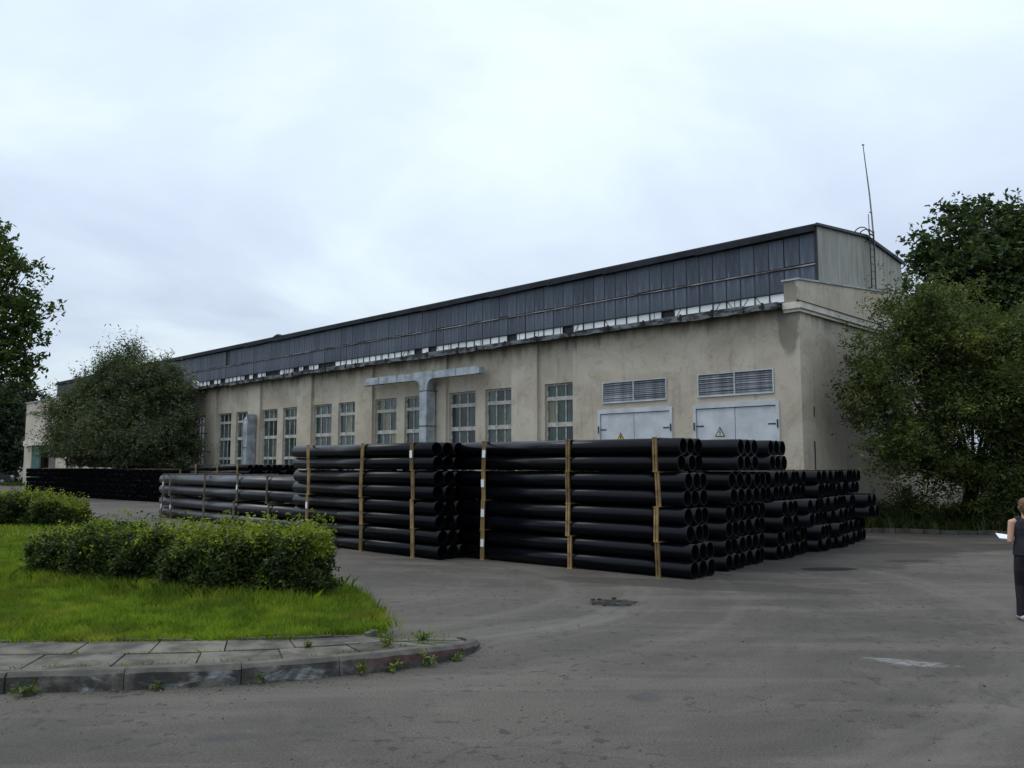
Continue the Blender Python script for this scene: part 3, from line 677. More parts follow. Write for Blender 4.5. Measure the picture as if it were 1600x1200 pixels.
P = [(-.06, 0.3), (-.62, 0.3), (-.62, 4.55), (-.57, 4.82), (-.43, 5.0), (-.22, 5.05), (-.06, 4.97)]
MB().prism([(a_, b_) for a_, b_ in P], 0, -34.95, -34.45).build('duct_section', M['zinc'], d2)
MB().box(-34.44, -34.42, -.66, -.04, 4.75, 5.1).build('hood_flange', M['zinc'], d2)
MB().box(-34.965, -34.435, -.64, -.621, 3.1, 3.14).build('strap', M['rust'], d2)

# roof ladder with hoops, mast, small floodlight
ld = in_hall('roof_ladder', 'thin iron ladder with two hoops at the top of the grey gable', 'ladder')
YL = 6.78; XL = XU0 + .26
for dy in (-.2, .2): MB().tube([(XL, YL + dy, 8.35), (XL, YL + dy, 11.0)], .022, 6).build('rail', M['iron'], ld)
for i in range(9): MB().tube([(XL, YL - .2, 8.55 + i * .28), (XL, YL + .2, 8.55 + i * .28)], .012, 5).build('rung', M['iron'], ld)
for z in (8.75, 10.55):
    MB().tube([(XL, YL - .2, z), (XU0 + .06, YL - .2, z)], .014, 5).tube([(XL, YL + .2, z), (XU0 + .06, YL + .2, z)], .014, 5).build('bracket', M['iron'], ld)
for yh in (YL - .30, YL + .12):
    pts = [(XU0 - .02 - .31 * math.cos(t_), yh, 10.74 + .36 * math.sin(t_)) for t_ in [math.pi * i / 14 for i in range(15)]]
    MB().tube(pts, .022, 6).build('hoop', M['iron'], ld)
for xx_ in (-.31, .31): MB().tube([(XU0 - .02 + xx_, YL - .30, 10.80), (XU0 - .02 + xx_, YL + .12, 10.80)], .018, 6).build('hoop_tie', M['iron'], ld)
ms = in_hall('roof_mast', 'tall thin leaning antenna mast above the gable ridge', 'antenna')
MB().tube([(XL - .05, 7.12, 10.3), (XL - .05, 7.0, 11.5), (XL - .05, 6.86, 12.4), (XL - .05, 6.42, 14.25)], [.035, .033, .03, .017], 8).build('pole', M['mast'], ms)
MB().tube([(XL - .05, 6.70, 10.5), (XL - .05, 6.66, 11.6)], .018, 6).build('stub_pole', M['mast'], ms)
MB().tube([(XL - .05, 6.36, 14.25), (XL - .05, 6.50, 14.27)], .03, 6).build('tip', M['mast'], ms)
MB().tube([(XL - .05, 6.75, 11.7), (XL - .05, 7.02, 11.74)], .018, 6).build('clamp', M['iron'], ms)
fl = in_hall('roof_floodlight', 'small black lamp on the far slope of the gable', 'lamp')
MB().tube([(XL, 9.3, 10.30), (XL, 9.36, 10.55)], .025, 6).build('stem', M['iron'], fl)
MB().ball((XL, 9.40, 10.62), (.10, .11, .09), 10, 7).build('lamp_head', M['iron'], fl, True)
MB().tube([(XL, 9.0, 10.44), (XL, 9.33, 10.5)], .012, 5).build('stay', M['iron'], fl)

# ------------------------------------------------------------------ pipes
tube_cache = {}
def pipe_mesh(D, L, mat, seg=22):
    kx = (D, L)
    if kx not in tube_cache:
        r, ri = D / 2 - .002, D / 2 - .017; m = MB(); V, F = [], []
        for xx, rr in ((0, r), (L, r), (L, ri), (0, ri)):
            for j in range(seg):
                t_ = 2 * math.pi * j / seg; V.append((xx, rr * math.cos(t_), rr * math.sin(t_)))
        for i in range(4):
            for j in range(seg): F.append((i * seg + j, i * seg + (j + 1) % seg, ((i + 1) % 4) * seg + (j + 1) % seg, ((i + 1) % 4) * seg + j))
        m.v, m.f = V, F; me = m.mesh('pipe', mat); me.materials.append(M['pipe_in'])
        me.polygons.foreach_set('material_index', [0] * seg + [0] * seg + [1] * seg + [0] * seg)
        sm = [True] * seg + [False] * seg + [True] * seg + [False] * seg
        me.polygons.foreach_set('use_smooth', sm); tube_cache[kx] = me
    return tube_cache[kx]
frame_m = {}
def bundle(loc, rz, label, group, D, L, nx=3, nz=2, frames=(.12, .5, .85), mat='pipe', wood='wood', jit=.035, fj=.0, bat=.012, fill=1.0, tags=(), detail=True, foff=0.0):
    root = empty('pipe_bundle', loc, rz, label, 'pipe bundle', group)
    W = nx * D; H = bat + nz * D
    for j in range(nz):
        for i in range(nx):
            link('pipe', pipe_mesh(D * fill, L, M[mat]), root, (random.uniform(-jit, jit), D * (i + .5), bat + D * (j + .5))).rotation_euler = (random.uniform(0, 6.28), 0, 0)
    kx = (W, H, bat, wood)
    if kx not in frame_m:
        pw = .046
        frame_m[kx] = (MB().box(-.05, .05, -.055, W + .055, 0, bat - .003).mesh('frame', M[wood]),
                       MB().box(-.05, .05, -.055, W + .055, H + .002, H + bat - .004).mesh('batten', M[wood]),
                       MB().box(-.046, -.008, -.045, -.008, bat - .018, H + .016).box(.008, .046, -.045, -.008, bat - .018, H + .016).mesh('post', M[wood]),
                       MB().box(-.055, .055, W + .008, W + .05, bat - .02, H + .02).mesh('post', M[wood]))
    fb, ft, pf, pb = frame_m[kx]
    for q, f in enumerate(frames):
        if not detail and q != 1: continue
        xx = f * L + foff + random.uniform(-fj, fj)
        fr = link('frame', fb, root, (xx, 0, 0)); fr.rotation_euler = (0, 0, random.uniform(-.02, .02))
        lean = random.uniform(-.05, .05)
        link('batten', ft, fr, (random.uniform(-.02, .02), 0, 0))
        p1 = link('post', pf, fr, (-lean * .3, 0, 0)); p1.rotation_euler = (0, lean, 0)
        link('post', pb, fr)
        if q in tags:
            t_ = MB().box(-.045, .045, -.053, -.0475, H * .45, H * .45 + .17).build('paper_label', M['paper'], fr); t_.rotation_euler = (0, lean, 0)
    return root, H + bat

ORD = ['lowest', 'second', 'third', 'fourth', 'fifth']
def stack(x, y, az, D, L, tiers, names, group, shift=None, **kw):
    """origin (x,y) is the near right end; pipes run from it along azimuth az; tiers go upward"""
    p = Vector((-math.sin(R(az)), math.cos(R(az)), 0)); rz = R(az) - math.pi / 2
    z = 0.0
    for k in range(tiers):
        off = (shift[k] if shift else random.uniform(-.12, .12))
        o = Vector((x, y, 0)) + p * (L + off)
        tg = kw.get('tg', {}).get(k, ())
        kk = {a_: b_ for a_, b_ in kw.items() if a_ != 'tg'}
        _, h = bundle((o.x, o.y, z), rz + R(random.uniform(-.35, .35)), names[k], group, D, L, tags=tg, foff=off, **kk)
        z += h
    return z

G_B = 'bundles of black pipes in the right-hand yard stack'
D0 = .318
q = Vector((math.cos(R(50.2)), math.sin(R(50.2)), 0)); S1 = Vector((3.3, 15.56, 0))
tier4 = ['lowest', 'second-lowest', 'second-highest', 'topmost']
nm = lambda w, k, tot: f'{({4: tier4, 3: ["lowest", "middle", "topmost"]}[tot])[k]} pipe bundle of {w}'
P_ = S1
stack(P_.x, P_.y, 50.2, D0, 5.9, 4, [nm('the big front stack with three battens, nearest the camera', k, 4) for k in range(4)], G_B, shift=(-.02, .08, .12, .20), frames=(.135, .535, .885), fj=.03, tg={0: (0,), 1: (0,), 2: (0,), 3: (0,)})
P_ = S1 + q * 1.45
stack(P_.x, P_.y, 50.2, D0, 5.9, 4, [nm('the tall stack just behind the big front one', k, 4) for k in range(4)], G_B, shift=(.05, .0, -.12, -.28), fj=.1, frames=(.12, .46, .74))
P_ = S1 + q * 2.65
stack(P_.x, P_.y, 50.2, D0, 5.9, 4, [nm('the third tall stack, before the grey doors', k, 4) for k in range(4)], G_B, shift=(.1, .1, -.1, -.42), fj=.1, frames=(.12, .46, .74))
far_names = ['the first lower stack beyond the three tall ones', 'the second lower stack beyond the tall ones', 'the third lower stack beyond the tall ones', 'the third last stack towards the dark tree', 'the second last stack towards the dark tree', 'the last stack on the right, nearest the dark tree']
for i, d in enumerate((4.05, 5.15, 6.3, 7.4, 8.5, 9.6)):
    P_ = S1 + q * d
    sh = (random.uniform(-.15, .15), random.uniform(-.3, .15), random.uniform(-.1, .2)) if i < 5 else (.1, -.25, .2)
    stack(P_.x, P_.y, 50.2, D0, 5.9, 3, [nm(far_names[i], k, 3) for k in range(3)], G_B, shift=sh, fj=.15, jit=.07)
G_A = 'bundles of black pipes in the middle yard stack'
stack(-1.77, 18.77, 45.2, D0, 6.0, 4, [nm('the middle stack, end to end with the big front one', k, 4) for k in range(4)], G_A, shift=(-.12, -.02, -.02, .06), frames=(.14, .54, .88), fj=.05, tg={0: (0,), 1: (0,), 3: (2,)})
stack(-1.42, 19.83, 45.2, D0, 4.4, 4, [nm('the short stack added behind to darken the middle slot', k, 4) for k in range(4)], G_A, shift=(0, .05, .0, .1), frames=(.2, .6), fj=.05)  # extra stack, added so the gap beside the front stack stays dark
G_L = 'bundles of long thick pipes behind the hedge'
Ldir = Vector((-.669, .743, 0)); Lq = Vector((.743, .669, 0)); LE = Vector((-14.45, 34.15, 0)) - Ldir * 13.2
fr7 = (.034, .105, .355, .57, .76, .965)
for i, d in enumerate((0, 1.5)):
    P_ = LE + Lq * d
    w = ['the long thick-pipe stack just behind the hedge', 'the long thick-pipe stack second from the hedge'][i]
    stack(P_.x, P_.y, 42, .402, 13.0, 2, [f'{["lower", "upper"][k]} bundle of {w}' for k in range(2)], G_L, shift=(.0, .1), mat='pipe_big', wood='old_wood', frames=fr7, fj=.2, bat=.036, fill=.91, tg={0: (0, 1), 1: (0, 3)} if i == 0 else {})
G_M = 'bundles of thin pipes by the far windows'
for i in range(3):
    P_ = Vector((-11.9, 37.6, 0)) + Vector((.707, .707, 0)) * (.95 * i)
    w = ['the front thin-pipe stack before the far windows', 'the middle thin-pipe stack before the far windows', 'the rear thin-pipe stack before the far windows'][i]
    stack(P_.x, P_.y, 45, .252, 6.0, 4, [nm(w, k, 4) for k in range(4)], G_M, fj=.1, jit=.08)
G_Z = 'dark bundles of pipe ends left of the round bush'
za = Vector((-.765, .644, 0)); zr = Vector((-19.6, 46.6, 0)); rzz = math.atan2(.644, -.765) + math.pi
ORDN = ['first', 'second', 'third', 'fourth', 'fifth', 'sixth', 'seventh', 'eighth', 'ninth', 'tenth', 'eleventh', 'twelfth', 'thirteenth', 'fourteenth', 'fifteenth', 'sixteenth', 'seventeenth', 'eighteenth', 'nineteenth', 'last']
for i in range(20):
    for k in range(3):
        o = zr + za * (.96 * i + .9)
        bundle((o.x + .93 * .765 + random.uniform(-.05, .05), o.y - .93 * .644, .616 * k), rzz + math.pi / 2, f'{["bottom", "middle", "top"][k]} bundle, {ORDN[i]} column from the right, in the far dark row of pipe ends', G_Z, .288, 2.3, jit=.08, detail=False, bat=.02, mat='pipe_matt')

# ------------------------------------------------------------------ island: lawn, paving, kerb
outer = [(-16, 7.25), (-9, 7.62), (-4.76, 7.97), (-3.06, 8.19), (-2.03, 8.5), (-1.07, 8.94), (-.56, 9.43), (-.37, 9.94), (-.52, 10.36)]
inner = [(-16, 8.75), (-9.2, 9.12), (-5.0, 9.47), (-3.4, 9.5), (-2.5, 9.6), (-1.78, 9.77), (-1.62, 9.93), (-1.54, 10.08), (-1.50, 10.28)]
def cat_pts(P, n=14):
    P = [Vector(p) for p in P]; o = []
    for i in range(len(P) - 1):
        p0, p1, p2, p3 = P[max(i - 1, 0)], P[i], P[i + 1], P[min(i + 2, len(P) - 1)]
        for j in range(n):
            t = j / n; o.append(0.5 * ((2 * p1) + (p2 - p0) * t + (2 * p0 - 5 * p1 + 4 * p2 - p3) * t * t + (3 * p1 - p0 - 3 * p2 + p3) * t ** 3))
    return o + [P[-1]]
OUT, INN = cat_pts(outer), cat_pts(inner)
arc = [0.0]
for i in range(1, len(OUT)): arc.append(arc[-1] + (OUT[i] - OUT[i - 1]).length)
def at_arc(path, s):
    s = min(max(s, 0), arc[-1])
    for i in range(1, len(arc)):
        if s <= arc[i] + 1e-9:
            t = (s - arc[i - 1]) / max(arc[i] - arc[i - 1], 1e-9); return path[i - 1].lerp(path[i], t)
    return path[-1]
def strip_pt(s, d):   # d metres inwards
    a_, b_ = at_arc(OUT, s), at_arc(INN, s); w = (b_ - a_); return a_ + w * min(d / max(w.length, .01), 1.0)
def strip_fr(s, fr, d0=.17):
    a_, b_ = strip_pt(s, d0), at_arc(INN, s); return a_.lerp(b_, fr)
TOT = arc[-1]
def kh(s): return 0.185 if s < TOT - 1.6 else 0.185 - 0.145 * ((s - TOT + 1.6) / 1.6)
kerb = tag(empty('kerb', (0, 0, 0)), kind='structure')
s = 0.0; joints = []
while s < TOT - .05:
    L_ = random.uniform(.92, 1.08) if s < TOT - 2 else random.uniform(.5, .7)
    e2 = min(s + L_, TOT); n = 5; m = MB(); dz = random.uniform(-.012, .012); dy = random.uniform(-.012, .012)
    prof = []
    for i in range(n + 1):
        t = s + .004 + (e2 - s - .008) * i / n; h = kh(t) + dz
        a_, b_ = strip_pt(t, .0), strip_pt(t, .155); d_ = (b_ - a_).normalized()
        a_ = a_ + d_ * dy; b_ = b_ + d_ * dy
        chip = random.uniform(0, .02)
        prof.append([(a_.x, a_.y, -.05), (*(a_ + d_ * .012), h - .03 - chip), (*(a_ + d_ * (.035 + chip)), h), (*b_, h), (b_.x, b_.y, -.05)])
    for i in range(n):
        for j in range(4): m.quad(prof[i][j], prof[i][j + 1], prof[i + 1][j + 1], prof[i + 1][j])
    m.f.append(tuple(m.v.index(p) for p in prof[0])); m.f.append(tuple(m.v.index(p) for p in prof[n]))
    m.build('kerb_stone', M['kerb'], kerb)
    s = e2
pave = tag(empty('pavement', (0, 0, 0)), kind='structure')
for row, (f0, f1) in enumerate(((0, .5), (.5, 1.0))):
    s = random.uniform(0, .5) if row else 0.0
    while s < TOT - .1:
        L_ = random.uniform(.78, .86) if s < TOT - 2.2 else .36
        e2 = min(s + L_, TOT); m = MB(); dz = random.uniform(-.008, .006); g_ = .010
        tl = [random.uniform(-.006, .006) for _ in range(4)]
        def zz(t): return kh(t) - .012 + dz
        c4 = [strip_fr(s + g_, f0 + .012), strip_fr(e2 - g_, f0 + .012), strip_fr(e2 - g_, f1 - .012), strip_fr(s + g_, f1 - .012)]
        z4 = [zz(s) + tl[0], zz(e2) + tl[1], zz(e2) + tl[2], zz(s) + tl[3]]
        m.hexa([(p.x, p.y, z - .06) for p, z in zip(c4, z4)], [(p.x, p.y, z) for p, z in zip(c4, z4)])
        m.build('slab', M['slab'], pave); s = e2
m = MB()
N_ = 70
for i in range(N_):
    t0, t1 = TOT * i / N_, TOT * (i + 1) / N_
    p = [strip_pt(t0, .15), strip_pt(t1, .15), at_arc(INN, t1), at_arc(INN, t0)]
    z0_, z1_ = kh(t0) - .035, kh(t1) - .035
    m.quad((p[0].x, p[0].y, z0_), (p[1].x, p[1].y, z1_), (p[2].x, p[2].y, z1_), (p[3].x, p[3].y, z0_))
tag(m.build('paving_bed', M['joint'], fix=False), kind='structure')
# lawn sheet
back = [(-1.58, 10.65), (-1.9, 11.5), (-2.5, 13.2), (-3.3, 14.9), (-5.6, 17.4), (-8.6, 20.3), (-11.4, 24.5), (-12.7, 27.5), (-14.5, 30.0), (-20, 34), (-45, 40), (-45, 8.0), (-20, 8.5)]
lawn_poly = [tuple(p) for p in INN[6:]] + back
def lawn_z(x, y): return .155 + .05 * math.sin(x * .7 + 1) * math.sin(y * .55) * min(1, max(0, (y - 10.5) / 3))
bm = bmesh.new(); vs = [bm.verts.new((p[0], p[1], .15)) for p in lawn_poly]
f_ = bm.faces.new(vs); bmesh.ops.triangulate(bm, faces=[f_])
ext = [bm.verts.new((p[0], p[1], -.05)) for p in lawn_poly]
for i in range(len(vs)): bm.faces.new((vs[i], vs[(i + 1) % len(vs)], ext[(i + 1) % len(vs)], ext[i]))
bmesh.ops.recalc_face_normals(bm, faces=bm.faces)
me = bpy.data.meshes.new('lawn'); bm.to_mesh(me); bm.free(); me.materials.append(M['turf'])
tag(link('lawn', me), kind='structure')
def in_poly(X, Y, poly):
    r = np.zeros(len(X), bool); n = len(poly)
    for i in range(n):
        x1_, y1_ = poly[i]; x2_, y2_ = poly[(i + 1) % n]
        c = ((y1_ > Y) != (y2_ > Y)) & (X < (x2_ - x1_) * (Y - y1_) / (y2_ - y1_ + 1e-12) + x1_); r ^= c
    return r
def blades(X, Y, Z, h, w, lean=.35):
    n = len(X); a_ = RNG.uniform(0, 2 * np.pi, n); h = h * RNG.uniform(.45, 1.25, n); b_ = RNG.uniform(0, 2 * np.pi, n); ln = RNG.uniform(.05, lean * 2, n) * h
    ww = w * RNG.uniform(.6, 1.3, n)
    base = np.stack([X, Y, Z], 1); du = np.stack([np.cos(a_), np.sin(a_), 0 * a_], 1) * ww[:, None]
    mid = base + np.stack([np.cos(b_) * ln * .3, np.sin(b_) * ln * .3, h * .6], 1)
    tip = base + np.stack([np.cos(b_) * ln, np.sin(b_) * ln, h], 1)
    V = np.stack([base - du, base + du, mid + du * .7, tip, mid - du * .7], 1).reshape(-1, 3)
    F = np.arange(n * 5).reshape(n, 5); return V, F
def grass_obj(name, areas, mat, label, cat, poly=None):
    VV, FF, o = [], [], 0
    for x0, x1, y0, y1, n, h, w in areas:
        X = RNG.uniform(x0, x1, n); Y = RNG.uniform(y0, y1, n)
        if poly is not None: k_ = in_poly(X, Y, poly); X, Y = X[k_], Y[k_]
        pn = .75 + .5 * np.sin(X * 2.3 + np.sin(Y * 1.7) * 1.5) * np.sin(Y * 2.9 + X)
        V, F = blades(X, Y, np.full(len(X), .145), h * (0.8 + .35 * pn), w); VV.append(V); FF.append(F + o); o += len(V)
    ob = link(name, np_mesh(name, np.concatenate(VV), np.concatenate(FF), mat)); return tag(ob, label, cat, kind='stuff')
grass_obj('grass', [(-10.5, -1.2, 9.4, 12.5, 62000, .085, .0060), (-11.5, -1.5, 12.5, 17, 62000, .10, .0075), (-14, -4, 16, 22, 20000, .10, .011), (-24, -9, 17, 35, 30000, .11, .016), (-16, -10, 8.8, 17, 16000, .09, .012)],
          M['grass'], 'bright green mown grass on the island in front of the hedge', 'grass', lawn_poly)
# longer grass along edges and hedge foot
def line_grass(segs, mat, name, label, cat):
    VV, FF, o = [], [], 0
    for (xa, ya), (xb, yb), n, sp, h, w, z in segs:
        t = RNG.uniform(0, 1, n); X = xa + (xb - xa) * t + RNG.normal(0, sp, n); Y = ya + (yb - ya) * t + RNG.normal(0, sp, n)
        V, F = blades(X, Y, np.full(n, z), h, w, .5); VV.append(V); FF.append(F + o); o += len(V)
    return tag(link(name, np_mesh(name, np.concatenate(VV), np.concatenate(FF), mat)), label, cat, kind='stuff')
line_grass([((-2.95, 11.75), (-8.6, 14.5), 4500, .18, .22, .005, .14), ((-1.62, 10.5), (-2.5, 13.2), 2200, .10, .15, .0045, .10), ((-1.6, 10.05), (-2.5, 9.6), 900, .035, .09, .005, .15), ((-2.5, 9.58), (-5.0, 9.45), 1500, .04, .09, .005, .15), ((-5.0, 9.45), (-9.2, 9.1), 1600, .04, .09, .006, .15), ((-2.6, 9.0), (-5.2, 8.75), 160, .02, .05, .004, .16), ((-2.2, 8.62), (-5.0, 8.18), 200, .012, .05, .004, .16), ((-0.75, 9.5), (-2.2, 8.62), 160, .015, .05, .004, .15), ((-.75, 9.95), (-1.4, 9.9), 150, .16, .045, .004, .13), ((-2.45, 12.6), (-2.9, 13.8), 500, .14, .20, .004, .12)],
           M['grass'], 'tall_grass', 'longer rank grass along the hedge foot and lawn edge', 'grass')

# old edging stones between lawn and paving
edging = tag(empty('lawn_edging', (0, 0, 0)), kind='structure')
s = TOT - 8.5
while s < TOT - .45:
    L_ = random.uniform(.45, .8); e2 = min(s + L_, TOT - .4)
    if random.random() < .75:
        a_, b_ = at_arc(INN, s + .01), at_arc(INN, e2 - .01); d_ = Vector((b_.y - a_.y, a_.x - b_.x)).normalized() * .035; dz = random.uniform(-.015, .015); tl = random.uniform(-.02, .02)
        MB().hexa([(*(a_ - d_), .08), (*(b_ - d_), .08), (*(b_ + d_), .08), (*(a_ + d_), .08)], [(*(a_ - d_), .195 + dz), (*(b_ - d_), .195 + dz + tl), (*(b_ + d_), .195 + dz + tl), (*(a_ + d_), .195 + dz)]).build('edging_stone', M['slab'], edging)
    s = e2

# ------------------------------------------------------------------ foliage
def leaf_quads(P, size, aspect, up=.35, fold=0.0):
    n = len(P); d = RNG.normal(0, 1, (n, 3)); d[:, 2] *= .75; d /= np.linalg.norm(d, axis=1)[:, None] + 1e-9
    nn = RNG.normal(0, 1, (n, 3)); nn[:, 2] += up * 2; nn -= d * np.sum(nn * d, 1)[:, None]; nn /= np.linalg.norm(nn, axis=1)[:, None] + 1e-9
    w = np.cross(nn, d); L_ = size * RNG.uniform(.6, 1.3, n)
    a_ = P; t_ = P + d * L_[:, None]; m_ = P + d * (L_ * .45)[:, None]; s_ = w * (L_ * aspect * .5)[:, None]
    V = np.stack([a_, m_ + s_, t_, m_ - s_], 1).reshape(-1, 3); return V
def crown_points(lobes, n_shoots, per, slen, upb, shell=2.4, clip=None):
    # every lobe carries boughs: small clumps of shoots with gaps between them
    subs = []
    for l in lobes:
        r0 = (l[3] * l[4] * l[5]) ** (1 / 3); m = int(9 * r0 ** 1.3) + 6
        for _ in range(m):
            q_ = RNG.normal(0, 1, 3); q_ /= np.linalg.norm(q_); rad = RNG.uniform(.45, 1.08); sr = RNG.uniform(.22, .42) * r0 ** .8
            subs.append((l[0] + q_[0] * l[3] * rad, l[1] + q_[1] * l[4] * rad, l[2] + q_[2] * l[5] * rad, sr, *q_))
        subs.append((l[0], l[1], l[2], r0 * .55, 0, 0, .3))
    subs = np.array(subs); pr = subs[:, 3] ** 2; pr /= pr.sum()
    idx = RNG.choice(len(subs), n_shoots, p=pr); Lb = subs[idx]
    d = RNG.normal(0, 1, (n_shoots, 3)); d /= np.linalg.norm(d, axis=1)[:, None]
    c = Lb[:, :3] + d * Lb[:, 3:4] * np.array([1.15, 1.15, .8]) * (RNG.uniform(0, 1, n_shoots) ** .5)[:, None]
    d = d * .6 + Lb[:, 4:7]
    sd = d + RNG.normal(0, .55, (n_shoots, 3)); sd[:, 2] += upb; sd /= np.linalg.norm(sd, axis=1)[:, None]
    ln = slen * RNG.uniform(.5, 1.4, n_shoots) * np.where(RNG.uniform(0, 1, n_shoots) < .16, 2.1, 1.0)
    t = RNG.uniform(0, 1, (n_shoots, per))
    P = c[:, None, :] + sd[:, None, :] * (t * ln[:, None])[:, :, None] + RNG.normal(0, slen * .10, (n_shoots, per, 3))
    P = P.reshape(-1, 3)
    if clip is not None: P = P[clip(P)]
    return P
def tree(name, label, cat, base, lobes, mat, n_shoots, per, slen, size, aspect, upb=.3, trunk_r=.25, fork=.35, clip=None, group=None, stems=None, shell=2.4):
    root = empty(name, base, 0, label, cat, group)
    bx, by, bz = base
    LB = [(l[0] - bx, l[1] - by, l[2] - bz, *(l[3:6] if len(l) >= 6 else (l[3],) * 3)) for l in lobes]
    cz = max(l[2] for l in LB)
    t = MB(); top = np.mean([l[:3] for l in LB], axis=0)
    fk = Vector((top[0] * .3, top[1] * .3, cz * fork))
    for (sx_, sy_) in (stems or [(0, 0)]):
        k0 = Vector((sx_, sy_, -.1))
        t.tube([k0, k0.lerp(fk, .5) + Vector((random.uniform(-.1, .1), random.uniform(-.1, .1), 0)), fk + k0 * .5], [trunk_r * 1.15, trunk_r * .95, trunk_r * .8], 8)
    for l in LB:
        c = Vector(l[:3]); mid = fk.lerp(c, .5) + Vector((random.uniform(-.2, .2), random.uniform(-.2, .2), .15))
        r0 = trunk_r * .5
        t.tube([fk, mid, c], [r0, r0 * .6, r0 * .25], 6)
        for _ in range(7):
            d = Vector((random.gauss(0, 1), random.gauss(0, 1), random.gauss(.3, .8))).normalized(); e2 = c + Vector((d.x * l[3], d.y * l[4], d.z * l[5])) * .9
            if clip is not None and not clip(np.array([[e2.x + bx, e2.y + by, e2.z + bz]]))[0]: continue
            st = mid.lerp(c, random.uniform(.2, 1)); t.tube([st, st.lerp(e2, .5) + Vector((0, 0, random.uniform(-.1, .2))), e2], [r0 * .28, r0 * .18, .008], 5)
    t.build('trunk', M['bark'], root, True, fix=False)
    P = crown_points([(l[0] + bx, l[1] + by, l[2] + bz, l[3], l[4], l[5]) for l in LB], n_shoots, per, slen, upb, shell, clip)
    P -= np.array([bx, by, bz]); V = leaf_quads(P, size, aspect)
    link('crown', np_mesh('crown', V, np.arange(len(V)).reshape(-1, 4), mat), root)
    return root
# keep leaves off the hall walls
cu = np.array([-.71079947, .7033947]); cv = np.array([.7033947, .71079947])
def off_hall(P):
    d = P[:, :2] - np.array(C0[:2]); t = d @ cu; s_ = d @ cv
    return ~((t > -.25) & (t < 81.4) & (s_ > -.75) & (s_ < 15.0) & (P[:, 2] < 11.2))
tree('willow_tree', 'broad feathery green willow standing against the right end wall', 'tree', (14.9, 27.6, .1),
     [(12.75, 26.2, 6.5, .95), (11.9, 25.9, 5.1, 1.05), (11.5, 25.6, 4.4, .9), (11.9, 25.8, 3.1, 1.1), (13.3, 26.6, 7.0, .9), (14.7, 27.0, 6.8, 1.1), (16.2, 27.6, 6.1, 1.2), (17.8, 27.8, 5.7, 1.1), (14.0, 26.4, 5.4, 1.6), (16.0, 26.8, 4.4, 1.9), (18.6, 27.6, 4.6, 1.7), (18.6, 27.0, 2.6, 1.8), (13.8, 26.0, 3.4, 1.4), (20.5, 27.5, 3.9, 1.8), (16.2, 26.4, 2.3, 1.5), (13.3, 26.6, 1.9, .9), (14.8, 26.4, 1.5, 1.0), (17.2, 26.4, 1.3, 1.0), (20.3, 26.8, 1.6, 1.2)],
     M['willow'], 17000, 15, .55, .135, .34, .40, .12, .22, off_hall, stems=[(0, 0), (.35, .2), (-.3, .1)])
tree('chestnut_tree', 'tall dark chestnut tree rising behind the willow on the right', 'tree', (24.6, 42.5, 0),
     [(23.3, 42, 14.4, 1.3), (21.7, 42, 12.9, 1.25), (25.3, 42.5, 13.9, 1.8), (23.4, 41.5, 12.2, 2.0), (26.8, 42, 12.2, 2.6), (21.6, 41.5, 10.6, 1.7), (24.0, 41.5, 9.6, 2.6), (27.3, 42, 9.0, 3.0), (21.8, 41.5, 7.8, 2.0), (24.5, 41.5, 6.4, 2.6), (28.5, 41, 6.0, 2.6), (30, 42, 11, 3)],
     M['chestnut'], 6500, 13, .6, .30, .45, .1, .26, .45, off_hall, shell=2.0)
KB = 1.24
def off_row(P):
    dp = (P[:, :2] - np.array([-19.6, 46.6])) @ np.array([.644, .765])
    return off_hall(P) & ~((dp < 2.7) & (P[:, 2] < 2.0)) & ~((dp < 0.1) & (P[:, 2] < 2.6))
bush_l = [(-20.3, 44.3, 6.9, 1.2), (-21.2, 44.2, 6.4, 1.2), (-22.7, 44.4, 5.7, 1.1), (-18.6, 44.3, 6.2, 1.2), (-17.4, 44.2, 5.4, 1.0), (-20.2, 43.7, 4.8, 2.2), (-23.3, 44, 4.4, 1.1), (-17.4, 44, 4.3, 1.2), (-17.2, 43.5, 3.2, 1.2), (-22.6, 43.4, 2.9, 1.4), (-20.0, 42.8, 2.6, 1.9), (-23.6, 44, 3.2, .9), (-18.2, 43.2, 2.3, 1.3), (-21.8, 43.2, 2.0, 1.2), (-16.6, 43.6, 2.4, .9)]
tree('round_willow_bush', 'large rounded grey-green willow bush left of the long pipe stack', 'bush', (-20.4 * KB, 44.2 * KB, 0),
     [(a * KB, b * KB, 2.13 + (c - 2.13) * KB, r * KB) for a, b, c, r in bush_l],
     M['osier'], 12500, 15, .80, .21, .30, .55, .13, .2, off_row, stems=[(0, 0), (.5, .2), (-.5, .1), (.2, -.3), (-.2, .4)])
tree('broadleaf_tree', 'leafy branches of a near tree reaching in at the left edge', 'tree', (-15.4, 20.6, .1),
     [(-12.75, 20, 7.35, .62), (-12.15, 20, 7.0, .40), (-12.55, 20.1, 6.2, .75), (-12.0, 19.9, 6.05, .45), (-11.55, 19.9, 5.8, .36, .4, .26), (-11.75, 19.9, 5.15, .42), (-12.3, 20, 5.1, .7), (-12.15, 20, 4.3, .45), (-12.0, 19.9, 4.75, .4), (-12.7, 20, 3.8, .5), (-13.6, 20.3, 5.2, 1.0), (-14.2, 20.5, 7.2, 1.3), (-15.6, 20.6, 8.2, 1.6), (-16.6, 20.5, 6.0, 1.7), (-14.6, 20.0, 4.3, 1.0)],
     M['lime'], 3900, 12, .28, .125, .55, .15, .17, .33, shell=2.2)
FT = 'dark trees far off beyond the left end of the hall'
